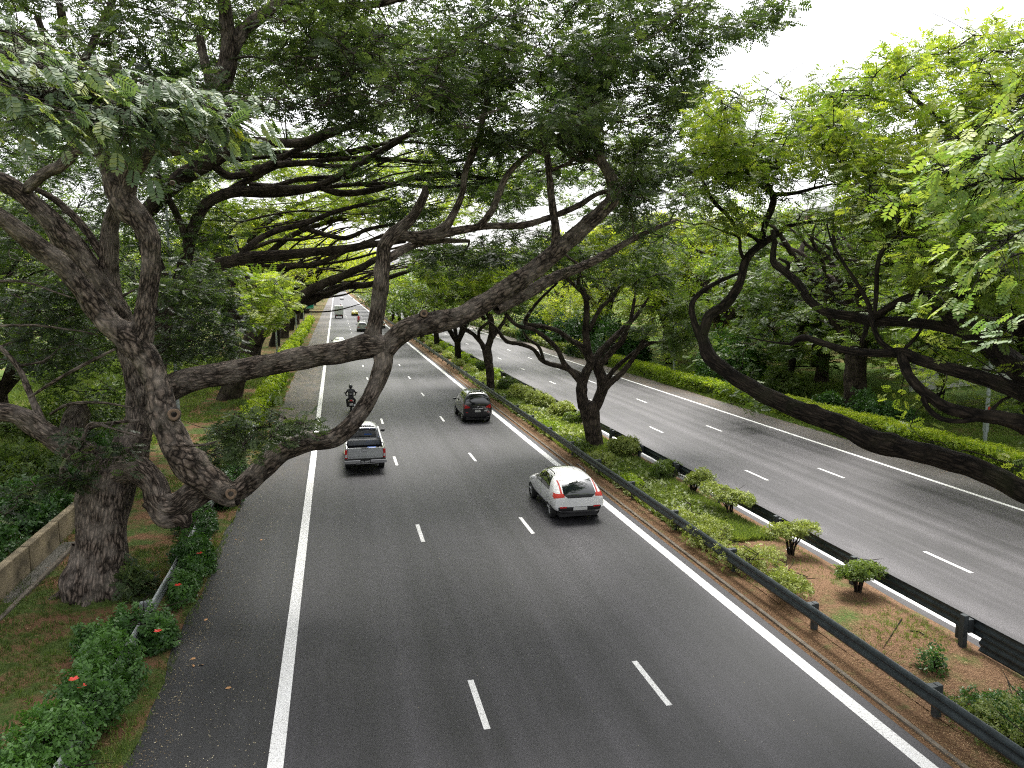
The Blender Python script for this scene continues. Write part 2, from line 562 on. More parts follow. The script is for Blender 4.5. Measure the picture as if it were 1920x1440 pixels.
class Wood:
    def __init__(s):
        s.V = []; s.Q = []; s.T = []; s.UV = []; s.n = 0

    def tube(s, C, R, n=10, rough=0.0, knots=0.0, cap=True, r_=rng):
        C = np.asarray(C); R = np.asarray(R)
        m = len(C)
        if m < 2: return
        T = np.gradient(C, axis=0)
        T /= np.linalg.norm(T, axis=1)[:, None] + 1e-9
        U = np.zeros_like(C)
        u = np.cross(T[0], [0.3, 0.1, 1.0])
        if np.linalg.norm(u) < 1e-3: u = np.cross(T[0], [1.0, 0, 0])
        U[0] = u / np.linalg.norm(u)
        for i in range(1, m):
            u = U[i - 1] - T[i] * np.dot(U[i - 1], T[i])
            U[i] = u / (np.linalg.norm(u) + 1e-9)
        W = np.cross(T, U)
        L = np.concatenate([[0], np.cumsum(np.linalg.norm(np.diff(C, axis=0), axis=1))])
        th = np.linspace(0, 2 * np.pi, n + 1)
        TH, LL = np.meshgrid(th, L)
        rr = np.repeat(R[:, None], n + 1, 1)
        if rough:
            Rm = max(R.mean(), 0.02)
            d = np.zeros_like(rr)
            for k, am in ((2, .5), (3, .5), (5, .4), (7, .35), (11, .3)):
                ph = r_.random(3) * 6.3
                d += am * np.sin(k * TH + ph[0] + 0.9 * np.sin(LL / Rm * 0.35 * r_.random() + ph[1])) * (0.6 + 0.4 * np.sin(LL / Rm * 0.8 + ph[2]))
            for _ in range(6):
                ph = r_.random() * 6.3; kk = r_.integers(1, 6)
                d += 0.35 * np.sin(LL / Rm * (0.4 + r_.random() * 2.2) + ph + kk * TH)
            rr = rr * (1 + rough * d)
        if knots:
            nk = int(L[-1] * knots) + 1
            for _ in range(nk):
                l0 = r_.random() * L[-1]; t0 = r_.random() * 6.283
                i0 = int(np.searchsorted(L, l0)); i0 = min(i0, m - 1)
                r0 = R[i0]
                sz = r0 * (0.3 + 0.5 * r_.random())
                dt = np.angle(np.exp(1j * (TH - t0))) * r0
                rr = rr + sz * 0.45 * np.exp(-((dt ** 2 + (LL - l0) ** 2) / (sz ** 2)))
        V = C[:, None, :] + (U[:, None, :] * np.cos(TH)[..., None] + W[:, None, :] * np.sin(TH)[..., None]) * rr[..., None]
        V[:, n] = V[:, 0]
        uo = r_.random() * 10
        circ = 2 * np.pi * max(R[0], 0.02)
        uv = np.stack([TH / (2 * np.pi) * max(1, round(circ * 2)) / 2 + uo, LL + uo], -1)
        b = s.n
        i, j = np.meshgrid(np.arange(m - 1), np.arange(n), indexing='ij')
        q = np.stack([b + i * (n + 1) + j, b + i * (n + 1) + j + 1, b + (i + 1) * (n + 1) + j + 1, b + (i + 1) * (n + 1) + j], -1).reshape(-1, 4)
        s.V.append(V.reshape(-1, 3)); s.UV.append(uv.reshape(-1, 2)); s.Q.append(q)
        s.n += m * (n + 1)
        if cap:
            tip = C[-1] + T[-1] * R[-1] * 0.5
            s.V.append(tip[None]); s.UV.append(uv[-1, :1])
            e = b + (m - 1) * (n + 1)
            s.T.append(np.array([(e + k, e + k + 1, s.n) for k in range(n)]))
            s.n += 1

    def build(s, name, mat, parent):
        me = np_mesh(name, np.vstack(s.V), quads=np.vstack(s.Q), tris=np.vstack(s.T) if s.T else None, uv=np.vstack(s.UV))
        return link_mesh(name, me, mat, parent, True)


# ------------------------------------------------------------ leaves
def leaflet(cx, cy, ang, L, W, z=0.0, droop=0.0, six=True):
    c, s_ = math.cos(ang), math.sin(ang)
    if six:
        loc = [(0, 0), (0.3 * L, 0.5 * W), (0.72 * L, 0.42 * W), (L, 0), (0.72 * L, -0.42 * W), (0.3 * L, -0.5 * W)]
    else:
        loc = [(0, 0), (0.5 * L, 0.5 * W), (L, 0), (0.5 * L, -0.5 * W)]
    return [(cx + a * c - b * s_, cy + a * s_ + b * c, z - droop * a) for a, b in loc]


def t_pinnate(pairs, six, L=0.30, W=0.15, droop=0.35):
    vs = []
    for k in range(pairs):
        x = 0.15 + 0.78 * k / max(1, pairs - 1)
        l = L * (0.75 + 0.5 * math.sin(math.pi * (k + 1) / (pairs + 1)))
        for sgn in (1, -1):
            vs.append(leaflet(x, 0.01 * sgn, sgn * math.radians(68), l, W * l / L, 0.0 - 0.25 * x * x, droop * (0.6 + 0.8 * ((k * 7 + (sgn > 0) * 3) % 5) / 5), six))
    vs.append(leaflet(0.93, 0, 0, L, W, -0.22, droop, six))
    return np.array(vs)          # (leaflets, k, 3)


def t_cluster(n, L, W, seed, spread=0.5, six=False):
    r = random.Random(seed)
    out = []
    for _ in range(n):
        a = r.random() * 6.283
        x = r.uniform(-spread, spread); y = r.uniform(-spread, spread); z = r.uniform(-0.3, 0.3)
        tl = r.uniform(-0.6, 0.6)
        q = leaflet(x, y, a, L * r.uniform(0.7, 1.2), W, z, tl, six)
        roll = r.uniform(-0.5, 0.5)
        q = [(px, py, pz + roll * ((px - x) * -math.sin(a) + (py - y) * math.cos(a))) for px, py, pz in q]
        out.append(q)
    return np.array(out)


T_NEAR = t_pinnate(8, True)
T_NEAR2 = t_pinnate(5, True, 0.34, 0.17)
T_MID = t_pinnate(5, False, 0.34, 0.17)
T_FAR = t_cluster(7, 0.42, 0.22, 3, 0.45)
T_BUSH = t_cluster(9, 0.5, 0.24, 5, 0.4, True)
T_BLADE = np.array([[(-0.06, 0, 0), (0.06, 0, 0), (0.10, 0.25, 0.6), (0.06, 0.55, 1.0)],
                    [(0.2, 0.1, 0), (0.3, 0.1, 0), (0.2, -0.1, 0.5), (0.02, -0.3, 0.85)],
                    [(-0.3, 0.0, 0), (-0.2, 0.05, 0), (-0.33, 0.1, 0.5), (-0.5, 0.1, 0.8)],
                    [(0.05, -0.3, 0), (0.13, -0.25, 0), (0.16, -0.3, 0.5), (0.3, -0.5, 0.7)]])


def orient(axis, normal):
    """rotation matrices with x along axis, z near normal; (n,3) each"""
    x = axis / (np.linalg.norm(axis, axis=1)[:, None] + 1e-9)
    y = np.cross(normal, x)
    y /= np.linalg.norm(y, axis=1)[:, None] + 1e-9
    z = np.cross(x, y)
    return np.stack([x, y, z], -1)


def leaves(name, C, A, Nn, size, tint, tmpl, mat, parent=None):
    n = len(C)
    R = orient(A, Nn)
    k = tmpl.shape[0] * tmpl.shape[1]
    tp = tmpl.reshape(k, 3)
    V = np.einsum('nij,kj->nki', R, tp) * size[:, None, None] + C[:, None, :]
    idx = np.arange(n * k).reshape(-1, tmpl.shape[1])
    lt = np.repeat(rng.normal(0, 0.06, (n, tmpl.shape[0])), tmpl.shape[1], axis=1)
    tt = np.clip(tint[:, None] + lt, 0, 1).ravel()
    kw = {'quads': idx} if tmpl.shape[1] == 4 else {'polys': idx}
    me = np_mesh(name, V.reshape(-1, 3), tint=tt, **kw)
    return link_mesh(name, me, mat, parent, False)


def lump(Pn, f, seed):
    """cheap smooth 3-D pseudo noise in about -1..1"""
    r = np.random.default_rng(seed)
    v = 0
    for k in range(5):
        d = r.normal(size=3); d /= np.linalg.norm(d)
        v = v + np.sin(Pn @ d * f * (0.7 + 0.25 * k) + r.random() * 6.3)
    return v / 2.6


class Tree:
    def __init__(s, name, label, cat, base, bark, leaf, group=None, seed=1, sides=16):
        s.root = empty(name, tuple(base))
        tag(s.root, label, cat, group)
        s.base = np.array(base, float)
        s.bark, s.leaf = bark, leaf
        s.w = Wood(); s.tw = Wood()
        s.np_ = []; s.nr = []
        s.pads = []
        s.r = np.random.default_rng(seed)
        s.seed = seed
        s.sides = sides
        s.extra = []

    def limb(s, pts, rad, rough=0.06, knots=0.15, sides=None, ds=None, nodes=True):
        pts = [np.asarray(p, float) - s.base for p in pts]
        rm = float(np.mean(rad))
        C, R = catmull(pts, rad, ds or max(0.07, rm * 0.35))
        s.w.tube(C, R, sides or s.sides, rough, knots, True, s.r)
        if nodes:
            s.np_.append(C); s.nr.append(R)

    ws = 1.0

    def limb_px(s, L, **kw):
        """(x, y, depth, radius in photo pixels)"""
        s.limb([P(x, y, d) for x, y, d, r in L], [s.ws * r * d / F for x, y, d, r in L], **kw)

    def pad(s, c, rx, rz=None, n=60, tint=0.0):
        s.pads.append((np.asarray(c, float) - s.base, rx, rz if rz else rx * 0.45, n, tint))

    def fill(s, poly, d0, d1, n, rx=(0.7, 1.2), dens=60, tint=0.0):
        """pads scattered inside a patch of the photo between two depths"""
        poly = np.array(poly, float)
        lo, hi = poly.min(0), poly.max(0)
        k = 0
        while k < n:
            x, y = lo + (hi - lo) * s.r.random(2)
            ins = False
            j = len(poly) - 1
            for i in range(len(poly)):
                if (poly[i, 1] > y) != (poly[j, 1] > y) and x < (poly[j, 0] - poly[i, 0]) * (y - poly[i, 1]) / (poly[j, 1] - poly[i, 1]) + poly[i, 0]:
                    ins = not ins
                j = i
            if not ins: continue
            d = d0 + (d1 - d0) * s.r.random()
            r_ = rx[0] + (rx[1] - rx[0]) * s.r.random()
            s.pad(P(x, y, d), r_, None, int(dens * r_ ** 2), tint)
            k += 1

    def attach(s, maxlen=7.0, thick=1.0, sides=6, twigs=4):
        NP = np.vstack(s.np_); NR = np.concatenate(s.nr)
        C = np.array([p[0] for p in s.pads])
        d0 = np.array([np.min(np.linalg.norm(NP - c, axis=1)) for c in C])
        for i in np.argsort(d0):
            c = C[i]; rx = s.pads[i][1]
            dist = np.linalg.norm(NP - c, axis=1)
            cost = dist + 0.8 * np.maximum(0, NP[:, 2] - c[2])
            j = int(np.argmin(cost))
            L = dist[j]
            if L > maxlen: continue
            r0 = min(NR[j] * 0.75, (0.018 + 0.014 * L) * thick)
            if L > 0.3:
                p0 = NP[j]; dv = c - p0
                nn = max(2, int(L / 0.9) + 1)
                pts = [p0]
                perp = s.r.normal(size=3); perp -= dv * np.dot(perp, dv) / (L * L + 1e-9)
                perp /= np.linalg.norm(perp) + 1e-9
                for k in range(1, nn):
                    t = k / nn
                    pts.append(p0 + dv * t + perp * L * 0.13 * math.sin(math.pi * t) + s.r.normal(size=3) * 0.05 * min(L, 3) + np.array([0, 0, 0.06 * L * math.sin(math.pi * t)]))
                pts.append(c)
                rad = np.linspace(r0, 0.013 * thick, len(pts))
                Cc, R = catmull(pts, rad, 0.28)
                s.tw.tube(Cc, R, sides, 0.05 if sides > 5 else 0, 0, False, s.r)
                NP = np.vstack([NP, Cc[1:]]); NR = np.concatenate([NR, R[1:]])
            for _ in range(twigs):
                v = s.r.normal(size=3) * np.array([1, 1, 0.4]) * rx * 0.75
                mid = c + v * 0.5 + s.r.normal(size=3) * 0.08
                Cc, R = catmull([c, mid, c + v + np.array([0, 0, 0.1])], [0.012 * thick, 0.009 * thick, 0.004 * thick], 0.25)
                s.tw.tube(Cc, R, 4, 0, 0, False, s.r)

    def crown(s, tmpl, size=(0.24, 0.36), gap=-0.35, gf=1.3, up=0.55, tint_n=0.16, dens=1.0):
        Cs, As, Ns, Ts = [], [], [], []
        for c, rx, rz, n, tn in s.pads:
            n = max(3, int(n * dens))
            d = s.r.normal(size=(n, 3)); d /= np.linalg.norm(d, axis=1)[:, None]
            rad = s.r.random(n) ** 0.45
            o = d * rad[:, None] * np.array([rx, rx, rz])
            p = c + o
            ax = o * np.array([1, 1, 0.3]) + s.r.normal(size=(n, 3)) * np.array([.5, .5, .25]) * rx
            nn = np.array([0, 0, 1.0]) + s.r.normal(size=(n, 3)) * up
            Cs.append(p); As.append(ax); Ns.append(nn)
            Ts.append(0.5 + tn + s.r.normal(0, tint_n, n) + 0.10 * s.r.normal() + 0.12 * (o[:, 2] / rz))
        C = np.vstack(Cs); A = np.vstack(As); Nn = np.vstack(Ns); T = np.concatenate(Ts)
        keep = lump(C, gf, s.seed) > gap
        keep |= s.r.random(len(C)) < 0.25
        C, A, Nn, T = C[keep], A[keep], Nn[keep], T[keep]
        T = T + 0.14 * lump(C, 0.8, s.seed + 5)
        sz = size[0] + (size[1] - size[0]) * s.r.random(len(C))
        odd = s.r.random(len(C))
        T = np.where(odd < 0.012, 1.0, T)
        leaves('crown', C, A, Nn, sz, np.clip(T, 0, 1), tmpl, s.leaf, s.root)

    def finish(s):
        s.w.build('trunk', s.bark, s.root)
        if s.tw.V: s.tw.build('branches', s.bark, s.root)


# ============================================================ TREES
# ---- the big old rain tree on the near left verge
base = G(184, 1105)
base[2] = -0.02
t1 = Tree('rain_tree', 'massive gnarled rain tree on the near left verge whose limbs cross the whole carriageway', 'tree', base, BARK_NEAR, L_DARK, seed=11, sides=22)
D = 21.3
t1.limb_px([(184, 1135, 21.3, 60), (184, 1095, 21.3, 56), (187, 1050, 21.3, 48), (193, 990, 21.3, 45), (200, 930, 21.3, 50), (208, 885, 21.4, 52), (222, 850, 21.6, 34)], rough=0.10, knots=0.5, ds=0.08)
t1.ws = 0.74
# root flares
for a in (0.2, 1.3, 2.4, 3.6, 4.7, 5.6):
    q = base + np.array([math.cos(a), math.sin(a), 0])
    t1.limb([base + np.array([math.cos(a) * .25, math.sin(a) * .25, 1.3]), base + np.array([math.cos(a) * .66, math.sin(a) * .66, 0.35]), base + np.array([math.cos(a) * 1.0, math.sin(a) * 1.0, 0.0]), base + np.array([math.cos(a) * 1.7, math.sin(a) * 1.7, -0.25])], [0.34, 0.2, 0.15, 0.1], nodes=False, sides=10)
# curled low limb with drooping burl
t1.limb_px([(190, 905, 21.3, 46), (222, 885, 21.1, 38), (255, 880, 20.9, 33), (285, 905, 20.8, 31), (300, 940, 20.8, 33), (330, 950, 20.8, 36), (365, 925, 20.8, 34), (395, 912, 20.8, 30)], rough=0.08, knots=0.8)
t1.limb_px([(285, 935, 20.8, 26), (310, 968, 20.8, 28), (340, 972, 20.8, 27), (352, 985, 20.8, 14)], rough=0.1, knots=0.8, nodes=False)
# front limb: from the cut stub up to the fork and far left
t1.ws = 0.78
t1.limb_px([(448, 930, 20.6, 24), (425, 925, 20.6, 31), (385, 898, 20.6, 36), (345, 860, 20.7, 37), (318, 810, 20.8, 35), (303, 765, 20.9, 33), (292, 715, 21.0, 29), (275, 675, 21.0, 32), (250, 645, 21.0, 33), (212, 612, 20.9, 28), (178, 575, 20.7, 27), (150, 535, 20.5, 25), (110, 492, 20.2, 25), (70, 462, 19.9, 24), (35, 432, 19.5, 22), (0, 408, 19.2, 21), (-80, 370, 18.5, 18)], rough=0.07, knots=0.6)
t1.ws = 0.95
t1.limb_px([(258, 655, 21.0, 24), (268, 610, 21.1, 21), (275, 560, 21.1, 18), (283, 500, 21.1, 18), (280, 450, 21.1, 19), (263, 415, 21.1, 22), (240, 390, 21.1, 26), (222, 355, 21.1, 24), (200, 310, 20.9, 15), (185, 270, 20.6, 13), (165, 235, 20.4, 11), (140, 200, 20, 9)], rough=0.06, knots=0.4)
t1.limb_px([(228, 375, 21.1, 23), (240, 335, 21.0, 19), (258, 300, 20.8, 18), (285, 282, 20.6, 18), (325, 276, 20.3, 17), (360, 266, 20.0, 15), (385, 235, 19.7, 15), (400, 190, 19.4, 17), (420, 140, 19.2, 20), (430, 90, 19.0, 16), (425, 40, 18.8, 13), (415, -30, 18.5, 11)], rough=0.06, knots=0.5)
t1.limb_px([(428, 105, 19.1, 15), (455, 60, 19.3, 13), (490, 30, 19.5, 12), (535, -5, 19.8, 10), (600, -50, 20, 8)])
t1.limb_px([(405, 180, 19.4, 12), (385, 120, 19.6, 9), (375, 70, 19.8, 8)], nodes=False)
# limb over the road from the stub
t1.ws = 0.70
t1.limb_px([(415, 930, 20.6, 22), (450, 918, 20.7, 27), (490, 880, 20.9, 29), (530, 848, 21.1, 27), (580, 830, 21.3, 24), (625, 822, 21.5, 26), (655, 800, 21.6, 23), (685, 760, 21.8, 22), (705, 722, 21.9, 22), (718, 685, 22.0, 25), (722, 655, 22.1, 27), (760, 620, 22.2, 30), (810, 604, 22.4, 30), (860, 594, 22.6, 26), (910, 568, 22.9, 27), (960, 535, 23.2, 27), (1005, 503, 23.5, 24), (1045, 470, 23.8, 24), (1085, 435, 24.0, 21), (1125, 400, 24.2, 19), (1150, 370, 24.3, 18), (1146, 335, 24.3, 16), (1130, 305, 24.3, 13), (1115, 265, 24.2, 11), (1103, 215, 24.0, 12), (1110, 165, 23.8, 9), (1115, 110, 23.5, 7)], rough=0.06, knots=0.45)
t1.limb_px([(1140, 315, 24.3, 10), (1115, 295, 24.5, 9), (1085, 300, 24.6, 7), (1040, 270, 24.8, 5)])
# horizontal limb
t1.limb_px([(212, 895, 21.5, 38), (238, 830, 22.2, 36), (275, 770, 22.8, 36), (330, 722, 23.0, 34), (390, 706, 22.9, 32), (450, 695, 22.8, 30), (520, 680, 22.6, 29), (590, 668, 22.4, 29), (640, 660, 22.3, 30), (690, 648, 22.1, 33), (725, 650, 22.0, 26)], rough=0.06, knots=0.4)
t1.limb_px([(692, 655, 22.1, 26), (705, 600, 22.1, 20), (713, 545, 22.1, 21), (718, 500, 22.1, 20), (722, 460, 22.1, 18), (750, 430, 22.2, 17), (775, 405, 22.3, 13), (795, 368, 22.3, 11), (797, 350, 22.3, 8)], rough=0.06, knots=0.5)
t1.limb_px([(740, 440, 22.2, 13), (790, 444, 22.4, 16), (830, 430, 22.6, 14), (848, 405, 22.7, 10), (866, 365, 22.8, 8), (872, 325, 22.9, 8), (885, 290, 23.0, 10), (898, 260, 23.1, 8), (905, 225, 23.2, 8), (915, 180, 23.4, 6)], rough=0.05)
t1.limb_px([(800, 446, 22.4, 12), (860, 432, 22.8, 11), (915, 424, 23.2, 9), (980, 422, 23.6, 9), (1035, 406, 24.0, 8), (1085, 385, 24.4, 8), (1125, 362, 24.8, 6), (1180, 355, 25.2, 3)], rough=0.05)
t1.limb_px([(895, 428, 23.0, 9), (920, 398, 23.1, 9), (935, 365, 23.2, 9), (950, 330, 23.3, 8), (975, 302, 23.4, 7), (998, 286, 23.5, 5)])
t1.limb_px([(720, 490, 22.1, 12), (770, 462, 22.6, 10), (820, 452, 23.2, 8), (880, 452, 23.8, 5)])
t1.limb_px([(1042, 462, 23.8, 14), (1042, 430, 23.8, 11), (1035, 380, 23.8, 10), (1030, 330, 23.8, 9), (1026, 292, 23.8, 9), (1020, 268, 23.7, 6)], rough=0.04)
t1.limb_px([(1034, 320, 23.8, 5), (1075, 300, 23.9, 4), (1110, 270, 24, 3), (1150, 235, 24.1, 2)])
t1.limb_px([(1022, 290, 23.8, 6), (985, 275, 23.5, 5), (945, 258, 23.2, 4), (905, 240, 23.0, 3), (870, 215, 22.8, 2)])
t1.limb_px([(930, 580, 23.0, 16), (990, 548, 23.6, 17), (1040, 520, 24.2, 15), (1090, 500, 24.8, 12), (1135, 478, 25.4, 11), (1180, 452, 26, 8), (1230, 428, 26.5, 6), (1270, 412, 27, 4)], rough=0.05)
# dark stems behind the front limb
t1.ws = 0.8
t1.limb_px([(215, 900, 21.6, 40), (255, 820, 22.2, 30), (262, 740, 22.6, 30), (250, 670, 22.8, 30), (222, 600, 22.8, 24), (208, 540, 22.6, 22), (205, 480, 22.4, 20), (208, 420, 22.3, 18), (225, 375, 22.2, 18)], rough=0.06, knots=0.3)
t1.limb_px([(240, 620, 22.6, 24), (205, 560, 22.4, 25), (165, 500, 22.2, 27), (130, 455, 22.0, 30), (95, 415, 21.8, 24), (55, 375, 21.6, 20), (15, 345, 21.4, 20), (-50, 320, 21.2, 16)], rough=0.08, knots=0.9)
t1.limb_px([(40, 365, 21.5, 13), (80, 328, 21.3, 13), (118, 308, 21.2, 13), (138, 280, 21.1, 13), (137, 240, 21.0, 12), (125, 195, 20.9, 12), (112, 150, 20.8, 10), (90, 90, 20.6, 8), (70, 30, 20.4, 7)], rough=0.06)
t1.limb_px([(140, 285, 21.1, 10), (175, 275, 21.0, 9), (215, 268, 21.0, 8), (270, 262, 21.2, 7), (330, 255, 21.4, 5)])
t1.limb_px([(130, 150, 20.8, 9), (160, 110, 20.8, 8), (185, 55, 20.8, 8), (205, 15, 20.8, 7), (225, -30, 20.8, 6)])
t1.limb_px([(195, 300, 20.9, 8), (180, 210, 20.8, 8), (195, 150, 20.9, 12), (225, 125, 21, 10)], nodes=True)
t1.limb_px([(115, 80, 20.7, 10), (118, 40, 20.6, 9), (105, -20, 20.4, 8)])
t1.limb_px([(205, 500, 22.4, 10), (160, 430, 22.2, 9), (110, 380, 22, 8), (60, 350, 21.9, 6)])
t1.limb_px([(200, 880, 21.4, 34), (150, 850, 21.2, 30), (105, 825, 21.0, 26), (60, 795, 20.8, 24), (20, 775, 20.6, 22), (-50, 770, 20.4, 18)], rough=0.07, knots=0.5)
t1.limb_px([(90, 810, 21.0, 9), (70, 770, 21, 8), (55, 735, 21, 7), (35, 690, 21, 6), (0, 650, 21, 5)])
t1.limb_px([(160, 815, 21.2, 7), (172, 800, 21, 6), (220, 792, 20.8, 4), (262, 788, 20.6, 3)], nodes=True)
t1.limb_px([(118, 890, 21, 8), (120, 870, 20.6, 5), (150, 838, 20.3, 5), (170, 795, 20.2, 4), (215, 805, 20.1, 3), (285, 825, 20, 2)])
t1.limb_px([(55, 745, 20.6, 3), (110, 710, 20.4, 4), (165, 680, 20.3, 4), (215, 655, 20.3, 3)])
t1.limb_px([(310, 835, 20.4, 3), (370, 835, 20.0, 3), (415, 825, 19.8, 3), (440, 805, 19.6, 3), (520, 800, 19.4, 2)])
t1.limb_px([(95, 776, 21, 3), (130, 758, 20.6, 4), (190, 755, 20.4, 3), (250, 765, 20.2, 2)])
t1.limb_px([(-40, 530, 20, 4), (40, 528, 19.6, 3), (110, 550, 19.4, 2), (140, 560, 19.3, 1.5)])
t1.limb_px([(-30, 612, 20, 3), (60, 610, 19.6, 3), (130, 618, 19.4, 2), (175, 625, 19.6, 1.5)])
# top branches
t1.limb_px([(640, 10, 21, 8), (700, 8, 21, 8), (760, -5, 21, 7), (820, -20, 21, 5)])
t1.limb_px([(535, 0, 19.8, 9), (590, 6, 20.4, 8), (650, 14, 20.8, 8)])
# burls, broken stubs and cut faces
wb = t1.w
def cut_face(t, x, y, d, r, tox, toy, tod, hole=True):
    c = P(x, y, d) - t.base
    q = P(tox, toy, tod) - t.base
    dr = Vector(q - c).normalized()
    u = dr.orthogonal().normalized(); v = dr.cross(u)
    rm = r * d / F
    m = MB()
    m.cyl(Vector(c) - dr * rm * 1.8, Vector(c) + dr * rm * 0.3, rm * 1.3, rm * 1.04, 18)
    m.build('branch_collar', t.bark, t.root, smooth=True)
    m = MB(); n = 18
    vs = []
    for rad, off in ((1.02, 0.3), (0.95, 0.42), (0.6, 0.42), (0.45, 0.25)):
        for k in range(n):
            a = 2 * math.pi * k / n
            jr = rad * rm * (1 + 0.06 * math.sin(3 * a + x))
            vs.append(Vector(c) + dr * rm * off + (u * math.cos(a) + v * math.sin(a)) * jr)
    fs = [(i * n + k, i * n + (k + 1) % n, (i + 1) * n + (k + 1) % n, (i + 1) * n + k) for i in range(3) for k in range(n)]
    m.add(vs, fs)
    o = m.build('sawn_face', CUT, t.root, smooth=True)
    m = MB()
    m.add([Vector(c) + dr * rm * 0.26 + (u * math.cos(2 * math.pi * k / n) + v * math.sin(2 * math.pi * k / n)) * rm * 0.47 for k in range(n)], [tuple(range(n))])
    m.build('hollow', HOLE if hole else CUT, o)
cut_face(t1, 433, 926, 20.2, 10, 436, 930, 18.0)
cut_face(t1, 326, 777, 20.35, 11, 336, 782, 18.0)
cut_face(t1, 795, 588, 22.05, 7, 800, 575, 20, False)
cut_face(t1, 323, 343, 26, 4, 322, 344, 20)
# foliage of the big tree
TOP = [(-60, -220), (1400, -220), (1330, 40), (1290, 120), (1250, 180), (1180, 240), (960, 250), (700, 235), (520, 215), (330, 200), (120, 170), (-60, 160)]  # the part above the view is added to shade the crown below
t1.fill(TOP, 17, 28, 430, (0.7, 1.2), 66, -0.03)
t1.fill([(820, 40), (1240, 40), (1290, 180), (1230, 330), (1180, 400), (1080, 300), (900, 270)], 22, 27, 110, (0.5, 0.9), 75, 0.0)
t1.fill([(950, 0), (1480, 0), (1440, 50), (1400, 90), (1320, 60), (1330, 180), (1240, 230), (1000, 200)], 21, 26, 85, (0.45, 0.85), 80, 0.03)
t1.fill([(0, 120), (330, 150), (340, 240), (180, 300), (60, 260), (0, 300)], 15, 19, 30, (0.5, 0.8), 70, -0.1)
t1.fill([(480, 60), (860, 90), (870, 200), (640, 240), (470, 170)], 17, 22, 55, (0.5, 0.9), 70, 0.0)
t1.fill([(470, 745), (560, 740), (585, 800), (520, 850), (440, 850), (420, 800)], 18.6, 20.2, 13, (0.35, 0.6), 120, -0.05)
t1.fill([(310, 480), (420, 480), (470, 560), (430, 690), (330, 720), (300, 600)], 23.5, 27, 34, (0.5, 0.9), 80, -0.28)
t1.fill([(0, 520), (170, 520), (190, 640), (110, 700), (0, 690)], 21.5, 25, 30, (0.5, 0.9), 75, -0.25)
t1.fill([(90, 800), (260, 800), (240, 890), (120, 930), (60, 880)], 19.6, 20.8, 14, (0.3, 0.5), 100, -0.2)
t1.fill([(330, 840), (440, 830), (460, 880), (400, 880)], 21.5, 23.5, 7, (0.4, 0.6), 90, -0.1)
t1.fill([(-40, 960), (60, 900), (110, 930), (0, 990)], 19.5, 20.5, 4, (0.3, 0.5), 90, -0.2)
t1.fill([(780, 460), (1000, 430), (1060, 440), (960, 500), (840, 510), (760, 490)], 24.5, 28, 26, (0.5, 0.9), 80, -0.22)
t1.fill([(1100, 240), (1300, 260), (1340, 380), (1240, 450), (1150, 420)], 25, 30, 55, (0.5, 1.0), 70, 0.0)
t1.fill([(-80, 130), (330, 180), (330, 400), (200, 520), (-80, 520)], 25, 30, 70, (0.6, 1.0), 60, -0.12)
t1.attach(9.0, 1.15, 7, 4)
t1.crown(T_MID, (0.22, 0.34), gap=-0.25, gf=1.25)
t1.finish()


# near sprays of pinnate leaves hanging beside the bridge, part of the same old tree
def spray(t, L, leafmat, name, n_leaf, size, d_sag=0.5, tint=0.0, seed=3, tm=T_NEAR, rad=0.012, yellow=None, conn=None):
    """a thin branch in photo points (x, y, depth) with feathered leaves along it"""
    r = np.random.default_rng(seed)
    pts = [P(*p) for p in L]
    C, R = catmull(pts, np.linspace(rad, 0.003, len(pts)), 0.05)
    w_ = Wood(); w_.tube(C, R, 6, 0, 0, False, r)
    if conn:
        cc, rr = catmull([P(*q) for q in conn] + [pts[0]], np.linspace(0.05, rad, len(conn) + 1), 0.2)
        w_.tube(cc, rr, 7, 0.05, 0, False, r)
    Cs = []; As = []; Ns = []; Ti = []
    T = np.gradient(C, axis=0); T /= np.linalg.norm(T, axis=1)[:, None]
    for k in range(n_leaf):
        i = int(len(C) * (0.15 + 0.85 * r.random() ** 0.8)); i = min(i, len(C) - 1)
        sd_ = np.cross(T[i], [0, 0, 1.0]); sd_ /= np.linalg.norm(sd_)
        twig = sd_ * r.normal() * 0.35 + T[i] * r.random() * 0.3 + np.array([0, 0, r.normal() * 0.12])
        q = C[i] + twig
        if np.linalg.norm(twig) > 0.1:
            cc, rr = catmull([C[i], C[i] + twig * 0.5 + np.array([0, 0, 0.02]), q], [0.005, 0.004, 0.002], 0.08)
            w_.tube(cc, rr, 4, 0, 0, False, r)
        Cs.append(q)
        As.append(sd_ * np.sign(r.normal()) * 0.7 + T[i] * 0.8 + r.normal(size=3) * 0.4 + np.array([0, 0, -d_sag]))
        Ns.append(np.array([0, 0, 1.0]) + r.normal(size=3) * 0.35)
        Ti.append(0.5 + tint + r.normal() * 0.1)
    br = w_.build('branch', t.bark, t.root)
    br.location = tuple(-t.base)
    n = len(Cs)
    Ti = np.array(Ti)
    if yellow: Ti[:yellow] = 1.0
    lf = leaves('leaf_spray', np.array(Cs), np.array(As), np.array(Ns), size * (0.8 + 0.4 * r.random(n)), np.clip(Ti, 0, 1), tm, leafmat, t.root)
    lf.location = tuple(-t.base)


